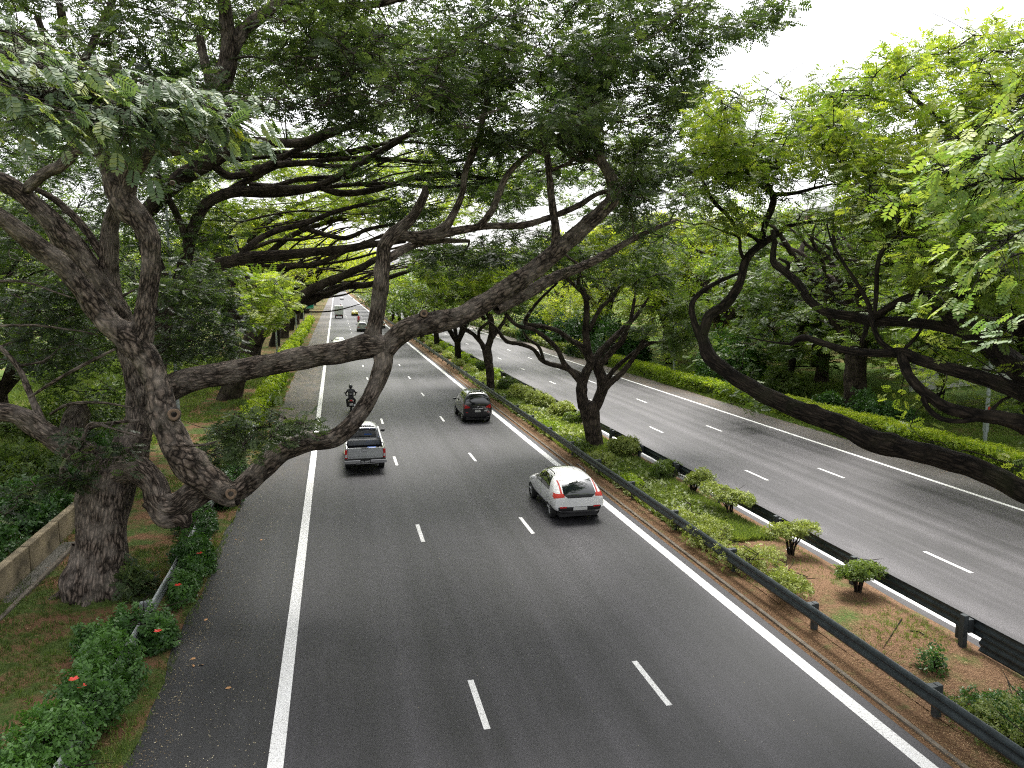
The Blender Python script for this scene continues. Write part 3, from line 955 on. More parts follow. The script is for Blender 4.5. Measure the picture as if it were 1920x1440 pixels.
L_SPRAY = leaf_mat('leaf_spray', (0.07, 0.11, 0.06), (0.13, 0.19, 0.10), (0.45, 0.46, 0.08), 0.32, 0.5)
for k, (L, n) in enumerate([
        ([(-140, 40, 7.2), (-20, 95, 7.0), (80, 130, 6.8), (160, 160, 6.6)], 46),
        ([(-120, 120, 6.6), (0, 150, 6.5), (100, 195, 6.4), (200, 235, 6.2)], 50),
        ([(-60, 200, 6.6), (60, 190, 6.5), (180, 190, 6.5), (245, 230, 6.4)], 44),
        ([(120, 150, 7.0), (240, 175, 6.9), (330, 185, 6.8), (420, 215, 6.6)], 46),
        ([(200, 200, 6.9), (290, 190, 6.8), (360, 210, 6.8), (430, 230, 6.7)], 30),
        ([(-100, 90, 8.0), (20, 60, 8.0), (60, 100, 7.8), (100, 150, 7.6)], 36)]):
    spray(t1, L, L_SPRAY, 'spray', int(n * 3.2), 0.165, 0.35, -0.05, seed=30 + k, yellow=1 if k in (2, 3) else None, conn=[(-80, 370, 18.5), (-260, 260, 13), (-230, 150, 9.5)])

# ---- second tree behind it on the left verge
def px_tree(name, label, foot, bark, leaf, limbs, fills, seed, ws=0.74, fan=(), maxlen=7, thick=1.0, tmpl=T_MID, size=(0.26, 0.4), group=None, gap=-0.3, sides=12, dens=1.0):
    t = Tree(name, label, 'tree', foot, bark, leaf, group, seed, sides)
    t.ws = ws
    for L in limbs: t.limb_px(L)
    for (n_, xa, xb, ya, yb, xe0, xe1, ye0, ye1, d0_, d1_, rr0) in fan:
        for _ in range(n_):
            u = t.r.random(8)
            x0_, y0_ = xa + (xb - xa) * u[0], ya + (yb - ya) * u[1]
            x1_, y1_ = xe0 + (xe1 - xe0) * u[2], ye0 + (ye1 - ye0) * (0.6 * u[1] + 0.4 * u[3])
            L = []
            for k in range(8):
                q = k / 7
                L.append((x0_ + (x1_ - x0_) * q, y0_ + (y1_ - y0_) * q ** (0.6 + 1.3 * u[4]) + 30 * math.sin(q * 9 + 6 * u[5]) * q * (1.2 - q) + t.r.normal() * 2.5, d0_ + (d1_ - d0_) * (u[6] * .6 + .4 * q), rr0 * (1.15 - q) ** 0.8 * (.6 + .6 * u[7])))
            t.limb_px(L, sides=7, ds=0.3)
            for _ in range(2):
                k = t.r.integers(2, 6); a_ = L[k]; dx = 60 + 90 * t.r.random(); dy = -(10 + 50 * t.r.random())
                t.limb_px([a_[:3] + (a_[3] * .6,), (a_[0] + dx * .5, a_[1] + dy * .35 + 5, a_[2] + .4, a_[3] * .45), (a_[0] + dx, a_[1] + dy, a_[2] + .8, a_[3] * .2)], sides=5, ds=0.4)
    for f_ in fills: t.fill(*f_)
    t.attach(maxlen, thick, 5, 3)
    t.crown(tmpl, size, gap=gap, dens=dens)
    t.finish()
    return t

f2 = np.array([-8.2, 33.5, 0.0])
px_tree('rain_tree', 'dark rain tree standing directly behind the big gnarled tree on the left verge', f2, BARK_MID, L_MID, [
    [(250, 860, 31.5, 36), (262, 800, 31.5, 32), (280, 740, 31.5, 30), (290, 690, 31.6, 28), (300, 620, 31.8, 26), (300, 540, 32, 24), (280, 470, 32, 22), (262, 410, 32, 20)],
    [(265, 410, 31.9, 19), (300, 370, 32, 21), (345, 330, 32.2, 22), (400, 300, 32.5, 19), (450, 275, 32.8, 14), (500, 268, 33, 12), (560, 268, 33.4, 11), (610, 250, 33.8, 10), (660, 235, 34, 9), (720, 215, 34, 7)],
    [(395, 305, 32.5, 11), (430, 330, 32.8, 9), (480, 320, 33.2, 9), (520, 300, 33.6, 8), (570, 275, 34, 7), (640, 245, 34, 5)],
    [(285, 660, 31.8, 20), (320, 580, 32, 19), (345, 500, 32.2, 17), (362, 430, 32.4, 15), (385, 385, 32.6, 14), (430, 362, 32.9, 14), (500, 356, 33.3, 11), (580, 352, 33.8, 9), (625, 336, 34.2, 9), (665, 312, 34.5, 9), (705, 290, 35, 9), (745, 265, 35, 8), (790, 240, 35, 6), (830, 230, 35, 5)],
    [(520, 308, 33.4, 8), (570, 305, 33.8, 6), (620, 312, 34.2, 6), (680, 310, 34.6, 4)],
    [(425, 360, 32.9, 9), (470, 335, 33.4, 9), (510, 315, 33.8, 8), (545, 300, 34.2, 7)],
    [(600, 352, 33.9, 7), (640, 362, 34.4, 9), (690, 358, 34.8, 8), (740, 345, 35.2, 7), (790, 328, 35.6, 6), (850, 326, 36, 5), (935, 338, 36, 4)],
    [(300, 600, 31.9, 19), (340, 540, 32, 18), (400, 502, 32.2, 17), (460, 484, 32.4, 15), (530, 478, 32.6, 13), (590, 472, 32.8, 11), (650, 466, 33, 10), (700, 458, 33.2, 9), (760, 452, 33.5, 6)],
    [(445, 485, 32.3, 8), (480, 452, 32.8, 8), (520, 432, 33.2, 8), (570, 420, 33.6, 7), (620, 400, 34, 6), (670, 386, 34.4, 5), (730, 372, 35, 4)],
    [(560, 424, 33.6, 7), (610, 440, 34, 6), (650, 446, 34.4, 6), (690, 430, 34.8, 5), (740, 420, 35, 4)],
    [(355, 460, 32.3, 9), (330, 400, 32, 8), (300, 340, 31.8, 7), (280, 270, 31.6, 6)],
], [
    ([(300, 40), (900, 60), (960, 200), (860, 260), (640, 200), (330, 190)], 30, 38, 120, (0.9, 1.5), 34, 0.0),
    ([(760, 230), (1100, 250), (1120, 330), (930, 400), (800, 330)], 32, 38, 70, (0.7, 1.2), 42, -0.15),
    ([(560, 250), (760, 260), (740, 340), (600, 330)], 33, 37, 16, (0.6, 0.9), 40, -0.05),
    ([(-120, 180), (420, 200), (420, 560), (330, 700), (-120, 700)], 31, 40, 220, (0.9, 1.5), 50, -0.14),
    ([(300, 150), (1350, 150), (1350, 300), (1100, 330), (300, 260)], 34, 44, 80, (1.0, 1.6), 36, 0.05),
    ([(1130, 300), (1390, 310), (1370, 440), (1180, 450)], 36, 46, 46, (0.8, 1.3), 36, 0.1),
    ([(880, 290), (1150, 320), (1150, 430), (900, 430)], 36, 46, 42, (0.8, 1.3), 36, 0.05),
    ([(740, 340), (830, 330), (800, 440), (720, 420)], 33, 36, 14, (0.5, 0.9), 50, -0.2)],
    seed=21, maxlen=8, size=(0.26, 0.4), fan=[(6, 330, 480, 280, 500, 680, 1120, 180, 430, 33, 38, 6), (7, 420, 760, 250, 480, 820, 1180, 200, 420, 34, 42, 2.8)])

# the dead stump on the lawn
st = Tree('tree_stump', 'short broken dead trunk leaning on the lawn behind the big tree', 'stump', G(140, 830), BARK_NEAR, L_MID, seed=4, sides=12)
st.limb_px([(132, 832, 38, 26), (138, 800, 38, 24), (150, 772, 38, 20), (160, 765, 38, 12)], rough=0.15, knots=0.5)
st.finish()

# ---- the leaning rain trees further along the left verge
px_tree('rain_tree', 'leaning rain tree with two thick limbs arching low over the far left lane', np.array([-7.9, 57.5, 0]), BARK_MID, L_BRIGHT, [
    [(424, 770, 57, 30), (440, 715, 57, 27), (462, 665, 57, 24), (485, 620, 57.5, 23), (515, 592, 58, 18), (560, 572, 58.5, 14), (610, 550, 59, 12), (650, 536, 59.5, 10), (690, 534, 60, 8), (730, 520, 61, 6), (790, 500, 62, 4)],
    [(475, 640, 57, 22), (500, 605, 57, 18), (540, 575, 57.3, 15), (590, 540, 58, 12), (640, 518, 58.5, 10), (680, 500, 59, 9), (720, 480, 60, 7), (790, 470, 61, 5), (860, 462, 62, 3)],
    [(500, 600, 57, 13), (480, 560, 57, 12), (470, 520, 57, 11), (500, 480, 57.5, 9), (550, 440, 58, 7), (620, 415, 59, 6), (700, 395, 60, 4)],
    [(450, 690, 57, 17), (430, 620, 57, 14), (440, 560, 57, 12), (420, 500, 57, 10), (380, 450, 57, 8), (330, 410, 57, 6)],
    [(470, 530, 57, 9), (530, 500, 57.5, 8), (590, 496, 58, 7), (650, 470, 59, 6), (720, 440, 60, 4)],
    [(435, 580, 57, 8), (470, 450, 57.5, 7), (530, 400, 58, 6), (600, 370, 59, 5), (680, 350, 60, 4)],
], [
    ([(330, 260), (1000, 300), (1000, 380), (800, 440), (640, 400), (520, 430), (330, 420)], 52, 66, 170, (1.2, 2.0), 24, 0.18),
    ([(430, 505), (535, 515), (560, 560), (510, 610), (430, 590)], 42, 50, 22, (0.7, 1.1), 60, 0.15),
    ([(340, 440), (480, 430), (520, 470), (420, 540), (330, 530)], 56, 66, 22, (1.0, 1.6), 26, 0.05)],
    seed=31, maxlen=12, thick=1.6, tmpl=T_MID, size=(0.42, 0.62), gap=-0.15, fan=[(12, 400, 520, 380, 600, 640, 980, 330, 520, 56, 64, 5), (9, 480, 700, 380, 540, 760, 1100, 340, 500, 58, 70, 2.5)])


# ---- a procedural spreading tree
def rain_tree(loc, H, spread, label, seed, bark, leaf, h0=3.0, nl=6, lean=(0, 0), r0=0.6, npad=90, rp=(1.0, 1.7), tmpl=T_FAR, size=(0.5, 0.8), dens=16, group=None, tint=0.0, thick=1.8, drop=0.25, name='rain_tree', sides=9, gap=-0.25, twigs=0, under=0.12):
    t = Tree(name, label, 'tree', np.array(loc, float), bark, leaf, group, seed, sides)
    r = t.r
    b = t.base
    lean = np.array([lean[0], lean[1], 0.0])
    fork = b + np.array([0, 0, h0]) + lean * 0.25
    t.limb([b + np.array([0, 0, -0.3]), b + np.array([0, 0, 0.25]), b + np.array([0.05, 0, h0 * 0.5]) + lean * 0.08, fork], [r0 * 1.7, r0 * 1.2, r0, r0 * 0.95], rough=0.1)
    top = b + lean
    for k in range(nl):
        a = 2 * math.pi * (k + r.random() * 0.6) / nl
        dirv = np.array([math.cos(a), math.sin(a), 0])
        Rk = spread * (0.65 + 0.35 * r.random())
        hz = H * (0.80 + 0.12 * r.random())
        pts = [fork + np.array([0, 0, -0.3])]; rads = [r0 * 0.62]
        m = 6
        ph = r.random() * 6
        for i in range(1, m + 1):
            u = i / m
            z = h0 + (hz - h0) * (u ** (0.62 + 0.2 * r.random()))
            side = np.array([-dirv[1], dirv[0], 0]) * math.sin(u * 4 + ph) * Rk * 0.09
            pts.append(b + lean * (0.25 + 0.75 * u) + dirv * Rk * 0.85 * u + side + np.array([0, 0, z]) + r.normal(size=3) * 0.25)
            rads.append(r0 * 0.58 * (1 - u) ** 0.8 + 0.035)
        t.limb(pts, rads, rough=0.06, sides=8, ds=0.5)
        for _ in range(2):
            i = r.integers(1, 4)
            p0 = pts[i]; a2 = a + r.choice([-1, 1]) * (0.5 + 0.5 * r.random())
            d2 = np.array([math.cos(a2), math.sin(a2), 0])
            L2 = Rk * 0.5
            q = [p0, p0 + d2 * L2 * 0.35 + np.array([0, 0, (hz - (p0[2] - b[2])) * 0.45]), p0 + d2 * L2 * 0.7 + np.array([0, 0, (hz - (p0[2] - b[2])) * 0.7]), p0 + d2 * L2 + np.array([0, 0, (hz - (p0[2] - b[2])) * 0.95])]
            t.limb([x + r.normal(size=3) * 0.15 for x in q], [rads[i] * 0.6, rads[i] * 0.45, rads[i] * 0.3, 0.03], rough=0.05, sides=7, ds=0.5)
    for _ in range(npad):
        u = math.sqrt(r.random()); a = r.random() * 6.283
        z = H - drop * H * u * u - r.random() ** 2 * H * (under * 2)
        t.pad(top + np.array([math.cos(a) * u * spread, math.sin(a) * u * spread, z + 0.4 * math.sin(3 * a + seed) * 1]), r.uniform(*rp), None, int(dens * r.uniform(0.8, 1.3)), tint)
    t.attach(spread * 0.8, thick, 5, twigs)
    t.crown(tmpl, size, gap=gap, gf=0.8)
    t.finish()
    return t.root


# left verge row, going away
ords = ['fourth', 'fifth', 'sixth', 'seventh', 'eighth', 'ninth', 'tenth', 'eleventh', 'twelfth', 'thirteenth']
left_rows = []
for k, y in enumerate([77, 91, 109, 126, 146, 168, 195, 230, 270, 315]):
    lab = '%s rain tree along the left verge counted from the camera, arching over the far road' % ords[k]
    if k < 4:
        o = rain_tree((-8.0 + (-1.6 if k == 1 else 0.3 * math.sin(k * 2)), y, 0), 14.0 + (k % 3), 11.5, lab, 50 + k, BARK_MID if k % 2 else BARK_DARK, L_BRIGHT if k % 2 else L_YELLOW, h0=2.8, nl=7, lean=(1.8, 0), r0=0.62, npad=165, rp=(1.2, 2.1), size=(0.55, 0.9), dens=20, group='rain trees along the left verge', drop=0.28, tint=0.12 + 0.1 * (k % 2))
        left_rows.append(o)
    else:
        o = copy_tree(left_rows[k % 4])
        o.location = (-8.2, y, 0)
        o['label'] = lab
# trees and bushes of the park on the far left
lp = []
for k, (x, y, H, sp_, lf, lab) in enumerate([
        (-17, 44, 11, 7, L_MID, 'bushy park tree left of the big tree, beyond the drain wall'),
        (-22, 30, 13, 8, L_DARK, 'dark park tree at the left picture edge on the grassy bank'),
        (-15, 66, 12, 8, L_MID, 'park tree on the bank behind the leaning rain tree'),
        (-26, 58, 15, 9, L_BRIGHT, 'tall bright park tree far up the left bank'),
        (-20, 92, 14, 9, L_BRIGHT, 'yellow-green park tree behind the left verge row'),
        (-30, 86, 17, 10, L_MID, 'tallest park tree at the back of the left bank')]):
    lp.append(rain_tree((x, y, left_h(x, y)), H, sp_, lab, 80 + k, BARK_MID, lf, h0=2.2, nl=6, r0=0.35, npad=130, rp=(1.1, 1.9), size=(0.5, 0.8), dens=22, group='park trees on the left bank', drop=0.45, under=0.3, tint=0.05, name='park_tree'))
for k, (x, y, lab) in enumerate([(-34, 118, 'park tree beyond the tallest one on the left bank'), (-22, 128, 'park tree behind the seventh verge tree'), (-24, 165, 'distant park tree on the left'), (-40, 150, 'distant park tree at the far edge of the left bank'), (-20, 215, 'farthest park tree seen on the left')]):
    o = copy_tree(lp[3 + k % 3]); o.location = (x, y, left_h(x, y)); o.rotation_euler.z = 1.3 * k + 1
    o['label'] = lab

# ---- median trees
G_MED = 'trees planted in the median'
f = np.array([12.67, 36.76, 0.1])
dm = 39.6
def MD(L, dd=0.0): return [(x, y, dm + dd + e, r) for x, y, e, r in L]
px_tree('median_tree', 'median tree with a thick double fork, standing alone in the near median', f, BARK_MID, L_MID, [
    MD([(1118, 860, 0, 26), (1116, 835, 0, 22), (1110, 800, 0, 21), (1106, 775, 0, 25), (1102, 758, 0, 26)]),
    MD([(1095, 765, 0, 15), (1090, 730, 0, 14), (1098, 700, 0, 12), (1108, 680, 0, 11), (1102, 655, 0, 10), (1098, 620, -.2, 9), (1100, 590, -.4, 8), (1098, 560, -.6, 7), (1085, 530, -.8, 5), (1090, 500, -1, 3)]),
    MD([(1112, 770, 0, 14), (1124, 745, 0, 14), (1130, 720, .2, 14), (1122, 690, .4, 13), (1120, 670, .6, 11), (1145, 640, 1, 8), (1170, 615, 1.4, 7), (1195, 590, 1.8, 5), (1215, 560, 2, 3)]),
    MD([(1124, 745, 0, 10), (1140, 722, -.2, 8), (1165, 700, -.4, 7), (1185, 675, -.6, 6), (1200, 650, -.8, 6), (1215, 620, -1, 4)]),
    MD([(1130, 725, 0, 8), (1150, 695, .3, 6), (1180, 668, .6, 5), (1215, 645, .8, 5), (1240, 640, 1, 4), (1262, 615, 1, 3)]),
    MD([(1092, 720, 0, 9), (1075, 700, -.3, 8), (1058, 682, -.6, 7), (1045, 655, -1, 6), (1025, 635, -1.4, 6), (1000, 618, -1.8, 5), (970, 610, -2.2, 5), (950, 590, -2.6, 5), (935, 560, -3, 3)]),
    MD([(1092, 705, .5, 7), (1060, 690, .6, 7), (1020, 678, .6, 6), (1000, 655, .6, 5), (975, 645, .6, 5), (950, 640, .6, 5), (932, 618, .6, 4), (915, 600, .6, 3)]),
    MD([(1108, 680, 0, 9), (1090, 650, .4, 8), (1070, 638, .8, 7), (1045, 620, 1.2, 6), (1015, 612, 1.6, 6), (985, 605, 1.8, 6), (1005, 570, 2, 4), (1045, 530, 2.2, 3)]),
    MD([(1020, 676, .6, 4), (1010, 650, .2, 4), (990, 635, 0, 3), (980, 620, 0, 2)]),
    MD([(1120, 690, 0, 9), (1150, 655, -.5, 8), (1165, 640, -.8, 8), (1182, 600, -1, 5), (1190, 560, -1.2, 4)]),
    MD([(1104, 620, -.2, 6), (1125, 580, .2, 5), (1150, 555, .5, 4), (1170, 520, 1, 3)]),
    MD([(1105, 560, -.6, 5), (1060, 520, -.8, 4), (1030, 490, -1, 3)]),
], [
    ([(940, 500), (1000, 445), (1120, 430), (1240, 450), (1270, 520), (1190, 545), (1040, 520), (960, 545)], 36.5, 43, 85, (0.7, 1.2), 36, 0.12),
    ([(1190, 600), (1240, 560), (1330, 570), (1330, 650), (1260, 660), (1210, 650)], 36.8, 40, 26, (0.5, 0.8), 75, 0.05),
    ([(905, 560), (960, 530), (990, 560), (940, 600)], 37, 41, 8, (0.5, 0.8), 50, 0.0)],
    seed=41, maxlen=7, thick=1.3, size=(0.34, 0.5), group=G_MED, gap=-0.1)

f = np.array([11.75, 59.1, 0.1]); dm = 60.6
px_tree('median_tree', 'median tree with a slim pale trunk, second one along the median', f, BARK_MID, L_BRIGHT, [
    MD([(921, 745, 0, 14), (920, 720, 0, 10), (918, 690, 0, 10), (914, 665, 0, 12), (912, 650, 0, 11)]),
    MD([(910, 655, 0, 7), (900, 640, 0, 6), (885, 625, 0, 5), (868, 615, 0, 5), (850, 600, 0, 3)]),
    MD([(914, 655, 0, 9), (922, 625, 0, 8), (920, 600, 0, 8), (912, 580, 0, 6), (905, 545, 0, 4)]),
    MD([(918, 640, 0, 6), (940, 610, 0.5, 5), (955, 585, 1, 4), (975, 550, 1, 3)]),
    MD([(910, 600, 0, 5), (890, 580, 0, 4), (870, 560, 0, 3), (850, 540, 0, 2)]),
    MD([(898, 638, 0, 4), (900, 618, -1, 4), (925, 598, -1, 3)]),
], [
    ([(800, 480), (1000, 470), (1030, 520), (980, 570), (850, 575), (790, 540)], 56, 66, 90, (1.0, 1.7), 28, 0.1)],
    seed=42, maxlen=9, thick=1.6, tmpl=T_MID, size=(0.48, 0.7), group=G_MED, gap=-0.1)

ms = []
names = ['third', 'fourth', 'fifth', 'sixth', 'seventh', 'eighth', 'ninth', 'tenth', 'eleventh', 'twelfth', 'thirteenth', 'fourteenth']
for k, y in enumerate([80, 98, 113, 128, 143, 158, 175, 195, 215, 240, 270, 300]):
    lab = '%s tree along the median from the camera, forked low with dark limbs' % names[k]
    if k < 3:
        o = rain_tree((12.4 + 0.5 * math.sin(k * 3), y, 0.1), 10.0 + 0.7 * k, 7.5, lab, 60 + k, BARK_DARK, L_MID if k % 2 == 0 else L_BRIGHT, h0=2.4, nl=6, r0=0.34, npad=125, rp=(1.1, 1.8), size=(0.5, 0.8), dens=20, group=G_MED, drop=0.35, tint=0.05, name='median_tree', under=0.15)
        ms.append(o)
    else:
        o = copy_tree(ms[k % 3]); o.location = (12.6, y, 0.1); o.rotation_euler.z = k * 1.7
        o['label'] = lab

# ---- near median tree, trunk just outside the right picture edge, its limbs cross the view
f = np.array([14.0, 9.4, 0.1])
rt_ = 0
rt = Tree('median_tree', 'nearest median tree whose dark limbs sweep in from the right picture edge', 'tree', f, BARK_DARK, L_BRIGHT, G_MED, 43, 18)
rt.limb([f + np.array([0, 0, -.3]), f + np.array([0, 0, .5]), f + np.array([0, 0, 1.6]), f + np.array([-.05, .1, 2.6]), f + np.array([-.1, .3, 3.3])], [0.75, 0.55, 0.48, 0.5, 0.42], knots=0.4)
forkp = f + np.array([-.05, .1, 2.7])
def RL(L, first=True, **kw):
    pts = [P(x, y, d) for x, y, d, r in L]; rad = [0.7 * r * d / F for x, y, d, r in L]
    if first: pts = [forkp] + pts; rad = [rad[0] * 1.25] + rad
    rt.limb(pts, rad, **kw)
RL([(2010, 965, 13.2, 32), (1920, 922, 13.8, 29), (1850, 886, 14.3, 28), (1780, 862, 14.8, 29), (1700, 842, 15.3, 27), (1635, 826, 15.7, 30), (1590, 802, 16, 26), (1530, 780, 16.4, 25), (1465, 755, 16.8, 23), (1410, 727, 17.2, 21), (1365, 698, 17.5, 19), (1330, 668, 17.8, 19), (1318, 635, 18, 15), (1308, 615, 18.1, 13)], rough=0.05, knots=0.4)
RL([(1316, 635, 18, 13), (1302, 605, 18.1, 9), (1297, 575, 18.2, 8), (1307, 555, 18.3, 7), (1333, 536, 18.5, 6), (1364, 521, 18.7, 5), (1392, 510, 18.9, 3)], False)
RL([(1318, 630, 18, 13), (1330, 592, 18.1, 14), (1357, 574, 18.2, 14), (1376, 550, 18.3, 13), (1388, 528, 18.4, 11), (1396, 495, 18.5, 11), (1408, 474, 18.6, 10), (1430, 457, 18.7, 9), (1458, 438, 18.8, 8), (1478, 424, 18.9, 6), (1510, 418, 19, 4), (1560, 410, 19, 3)], False)
RL([(1428, 452, 18.7, 8), (1435, 420, 18.8, 8), (1447, 390, 18.9, 9), (1450, 370, 19, 9), (1440, 350, 19, 7), (1432, 330, 19, 6), (1425, 312, 19, 5), (1430, 290, 19.1, 3), (1450, 260, 19.2, 2)], False)
RL([(1442, 360, 19, 5), (1420, 342, 19, 5), (1396, 326, 19, 5), (1375, 312, 19, 4), (1358, 300, 19, 4), (1350, 275, 19, 3), (1345, 255, 19, 2)], False)
RL([(1428, 460, 18.7, 6), (1412, 444, 18.6, 5), (1385, 432, 18.5, 5), (1365, 405, 18.4, 5), (1340, 380, 18.3, 5), (1325, 355, 18.2, 4), (1315, 335, 18.2, 3), (1290, 320, 18.2, 2)], False)
RL([(1396, 488, 18.5, 5), (1388, 470, 18.4, 5), (1385, 445, 18.3, 4), (1362, 436, 18.3, 3)], False)
RL([(1452, 365, 19, 6), (1490, 362, 19.1, 5), (1530, 352, 19.2, 4), (1560, 345, 19.3, 3)], False)
RL([(1960, 740, 12.8, 30), (1920, 700, 13.2, 32), (1880, 668, 13.6, 30), (1840, 636, 14, 29), (1800, 604, 14.4, 26), (1766, 574, 14.8, 21), (1750, 545, 15.1, 17), (1747, 505, 15.4, 18), (1740, 475, 15.6, 20), (1722, 453, 15.8, 17), (1697, 440, 16, 13), (1672, 425, 16.2, 10), (1652, 405, 16.4, 9), (1640, 385, 16.6, 9), (1622, 372, 16.8, 7), (1597, 362, 17, 5), (1570, 345, 17.2, 4)], rough=0.06, knots=0.6)
RL([(1745, 478, 15.6, 10), (1800, 470, 15.3, 9), (1850, 460, 15, 6), (1900, 440, 14.8, 4)], False)
RL([(1688, 432, 16, 9), (1687, 400, 16.1, 9), (1690, 375, 16.2, 9), (1682, 352, 16.2, 8), (1662, 345, 16.3, 6)], False)
RL([(1672, 410, 16.2, 5), (1730, 402, 16, 5), (1810, 396, 15.8, 5), (1815, 380, 15.7, 7), (1818, 360, 15.7, 5)], False)
RL([(1960, 640, 12.6, 26), (1915, 616, 13, 24), (1870, 600, 13.3, 22), (1830, 582, 13.6, 18), (1795, 552, 13.9, 14), (1775, 520, 14.2, 10), (1760, 480, 14.5, 8)])
RL([(1840, 632, 14, 20), (1790, 618, 14.4, 15), (1740, 608, 14.8, 14), (1690, 603, 15.2, 14), (1640, 602, 15.6, 13), (1590, 592, 16, 13), (1550, 585, 16.3, 12), (1520, 565, 16.6, 11), (1495, 530, 16.9, 11), (1470, 508, 17.2, 10), (1450, 490, 17.4, 9), (1452, 455, 17.5, 7), (1448, 432, 17.6, 6)], False, rough=0.05)
RL([(1630, 602, 15.6, 11), (1670, 575, 15.3, 11), (1705, 558, 15, 11), (1735, 545, 14.8, 10)], False)
RL([(1475, 512, 17.2, 5), (1478, 495, 17.1, 5), (1460, 484, 17.1, 3)], False)
RL([(1625, 605, 15.6, 7), (1622, 625, 15.5, 6), (1615, 640, 15.5, 5)], False)
RL([(1970, 770, 12.6, 24), (1920, 738, 13, 23), (1850, 712, 13.5, 20), (1780, 692, 14, 17), (1730, 677, 14.4, 15), (1690, 662, 14.7, 15), (1640, 662, 15, 11), (1590, 658, 15.4, 10), (1545, 644, 15.7, 9), (1505, 633, 16, 9), (1482, 646, 16.2, 6)], rough=0.05)
RL([(1670, 655, 14.8, 7), (1650, 640, 14.9, 7), (1637, 610, 15, 7), (1628, 570, 15.1, 6), (1606, 530, 15.2, 5), (1580, 490, 15.3, 4), (1560, 455, 15.4, 3), (1550, 420, 15.5, 2)], False)
RL([(1640, 590, 15.0, 5), (1643, 550, 15, 6), (1645, 500, 15, 6), (1655, 470, 15, 6), (1680, 445, 15, 4)], False)
RL([(1690, 662, 14.7, 13), (1700, 695, 14.4, 13), (1718, 722, 14.2, 13), (1750, 748, 14, 14), (1780, 766, 13.8, 16), (1830, 778, 13.5, 17), (1880, 785, 13.2, 20), (1930, 800, 13, 24), (1980, 830, 12.8, 26)], False, rough=0.07)
RL([(1730, 745, 14, 7), (1742, 768, 13.9, 7), (1765, 785, 13.7, 7), (1800, 790, 13.5, 6), (1840, 785, 13.4, 6)], False)
RL([(1850, 780, 13.4, 6), (1880, 750, 13.4, 4), (1925, 735, 13.2, 3)], False)
RL([(1690, 660, 14.7, 5), (1715, 635, 14.6, 4), (1735, 605, 14.5, 4), (1755, 575, 14.4, 3)], False)
RL([(1480, 645, 16.2, 4), (1440, 640, 16.4, 2), (1400, 632, 16.6, 1.5)], False)
RL([(1640, 140, 17, 4), (1680, 150, 16.8, 5), (1720, 190, 16.6, 6), (1745, 210, 16.5, 7), (1770, 240, 16.4, 5), (1800, 330, 16.0, 4)], False)
rt.ws = 0.7
rt.limb_px([(1597, 362, 17, 5), (1585, 320, 17.1, 8), (1575, 280, 17.2, 8), (1565, 250, 17.3, 6), (1545, 225, 17.4, 4), (1530, 200, 17.5, 3)])
rt.limb_px([(1580, 265, 17.2, 3), (1545, 262, 17.2, 3), (1510, 255, 17.2, 2), (1450, 250, 17.2, 1.5)])
rt.limb_px([(1590, 293, 17.2, 3), (1540, 294, 17.2, 3), (1480, 290, 17.2, 2), (1430, 275, 17.2, 1.5)])
rt.limb_px([(1600, 330, 17, 6), (1640, 290, 16.8, 5), (1680, 270, 16.6, 4), (1740, 250, 16.4, 2)])
rt.fill([(1290, 240), (1330, 190), (1440, 160), (1500, 200), (1600, 130), (1700, 90), (1790, 70), (1930, 40), (1990, 120), (1990, 420), (1800, 380), (1600, 340), (1380, 330)], 15, 21, 250, (0.5, 0.95), 85, 0.10)
rt.fill([(1290, 300), (1420, 300), (1540, 340), (1560, 430), (1420, 430), (1310, 420)], 17.5, 20, 34, (0.4, 0.7), 90, 0.0)
rt.fill([(1600, 330), (1930, 340), (1990, 620), (1800, 560), (1660, 480)], 12.5, 17, 110, (0.4, 0.75), 110, 0.05)
rt.fill([(1760, 620), (1990, 640), (1990, 860), (1880, 740), (1780, 700)], 12.5, 14.5, 14, (0.3, 0.5), 90, -0.1)
rt.fill([(1500, 480), (1640, 420), (1720, 560), (1600, 640), (1500, 600)], 15.5, 19, 20, (0.35, 0.6), 80, -0.15)
rt.fill([(1190, 500), (1260, 490), (1300, 540), (1280, 640), (1200, 620)], 18.5, 21, 0, (0.4, 0.6), 80, 0.0)
rt.attach(5.0, 0.85, 6, 3)
rt.crown(T_MID, (0.17, 0.27), gap=-0.28, gf=1.6, tint_n=0.2)
rt.finish()
L_SPRAY2 = leaf_mat('leaf_spray_light', (0.07, 0.14, 0.05), (0.17, 0.27, 0.09), (0.46, 0.50, 0.10), 0.38, 0.5)
for k, (L, n, tn) in enumerate([
        ([(2020, 190, 6.0), (1930, 240, 6.2), (1850, 290, 6.4), (1770, 320, 6.6)], 34, 0.12),
        ([(2020, 300, 6.4), (1940, 330, 6.5), (1860, 340, 6.6), (1790, 360, 6.8)], 26, 0.1),
        ([(2020, 120, 7.0), (1920, 180, 7.0), (1850, 230, 7.0), (1800, 260, 7.1)], 26, 0.2),
        ([(1990, 460, 7.5), (1900, 480, 7.5), (1820, 520, 7.6), (1740, 560, 7.6)], 12, 0.1),
        ([(2000, 400, 7), (1920, 430, 7.1), (1860, 470, 7.1)], 14, 0.15),
        ([(2020, 600, 8), (1940, 600, 8), (1880, 610, 8)], 8, -0.05)]):
    spray(rt, L, L_SPRAY2, 'spray', int(n * 2.6), 0.15, 0.15, tn, seed=70 + k, tm=T_NEAR2, conn=[(1960, 740, 12.8), (2120, 560, 11), (2110, 400, 8.8)])

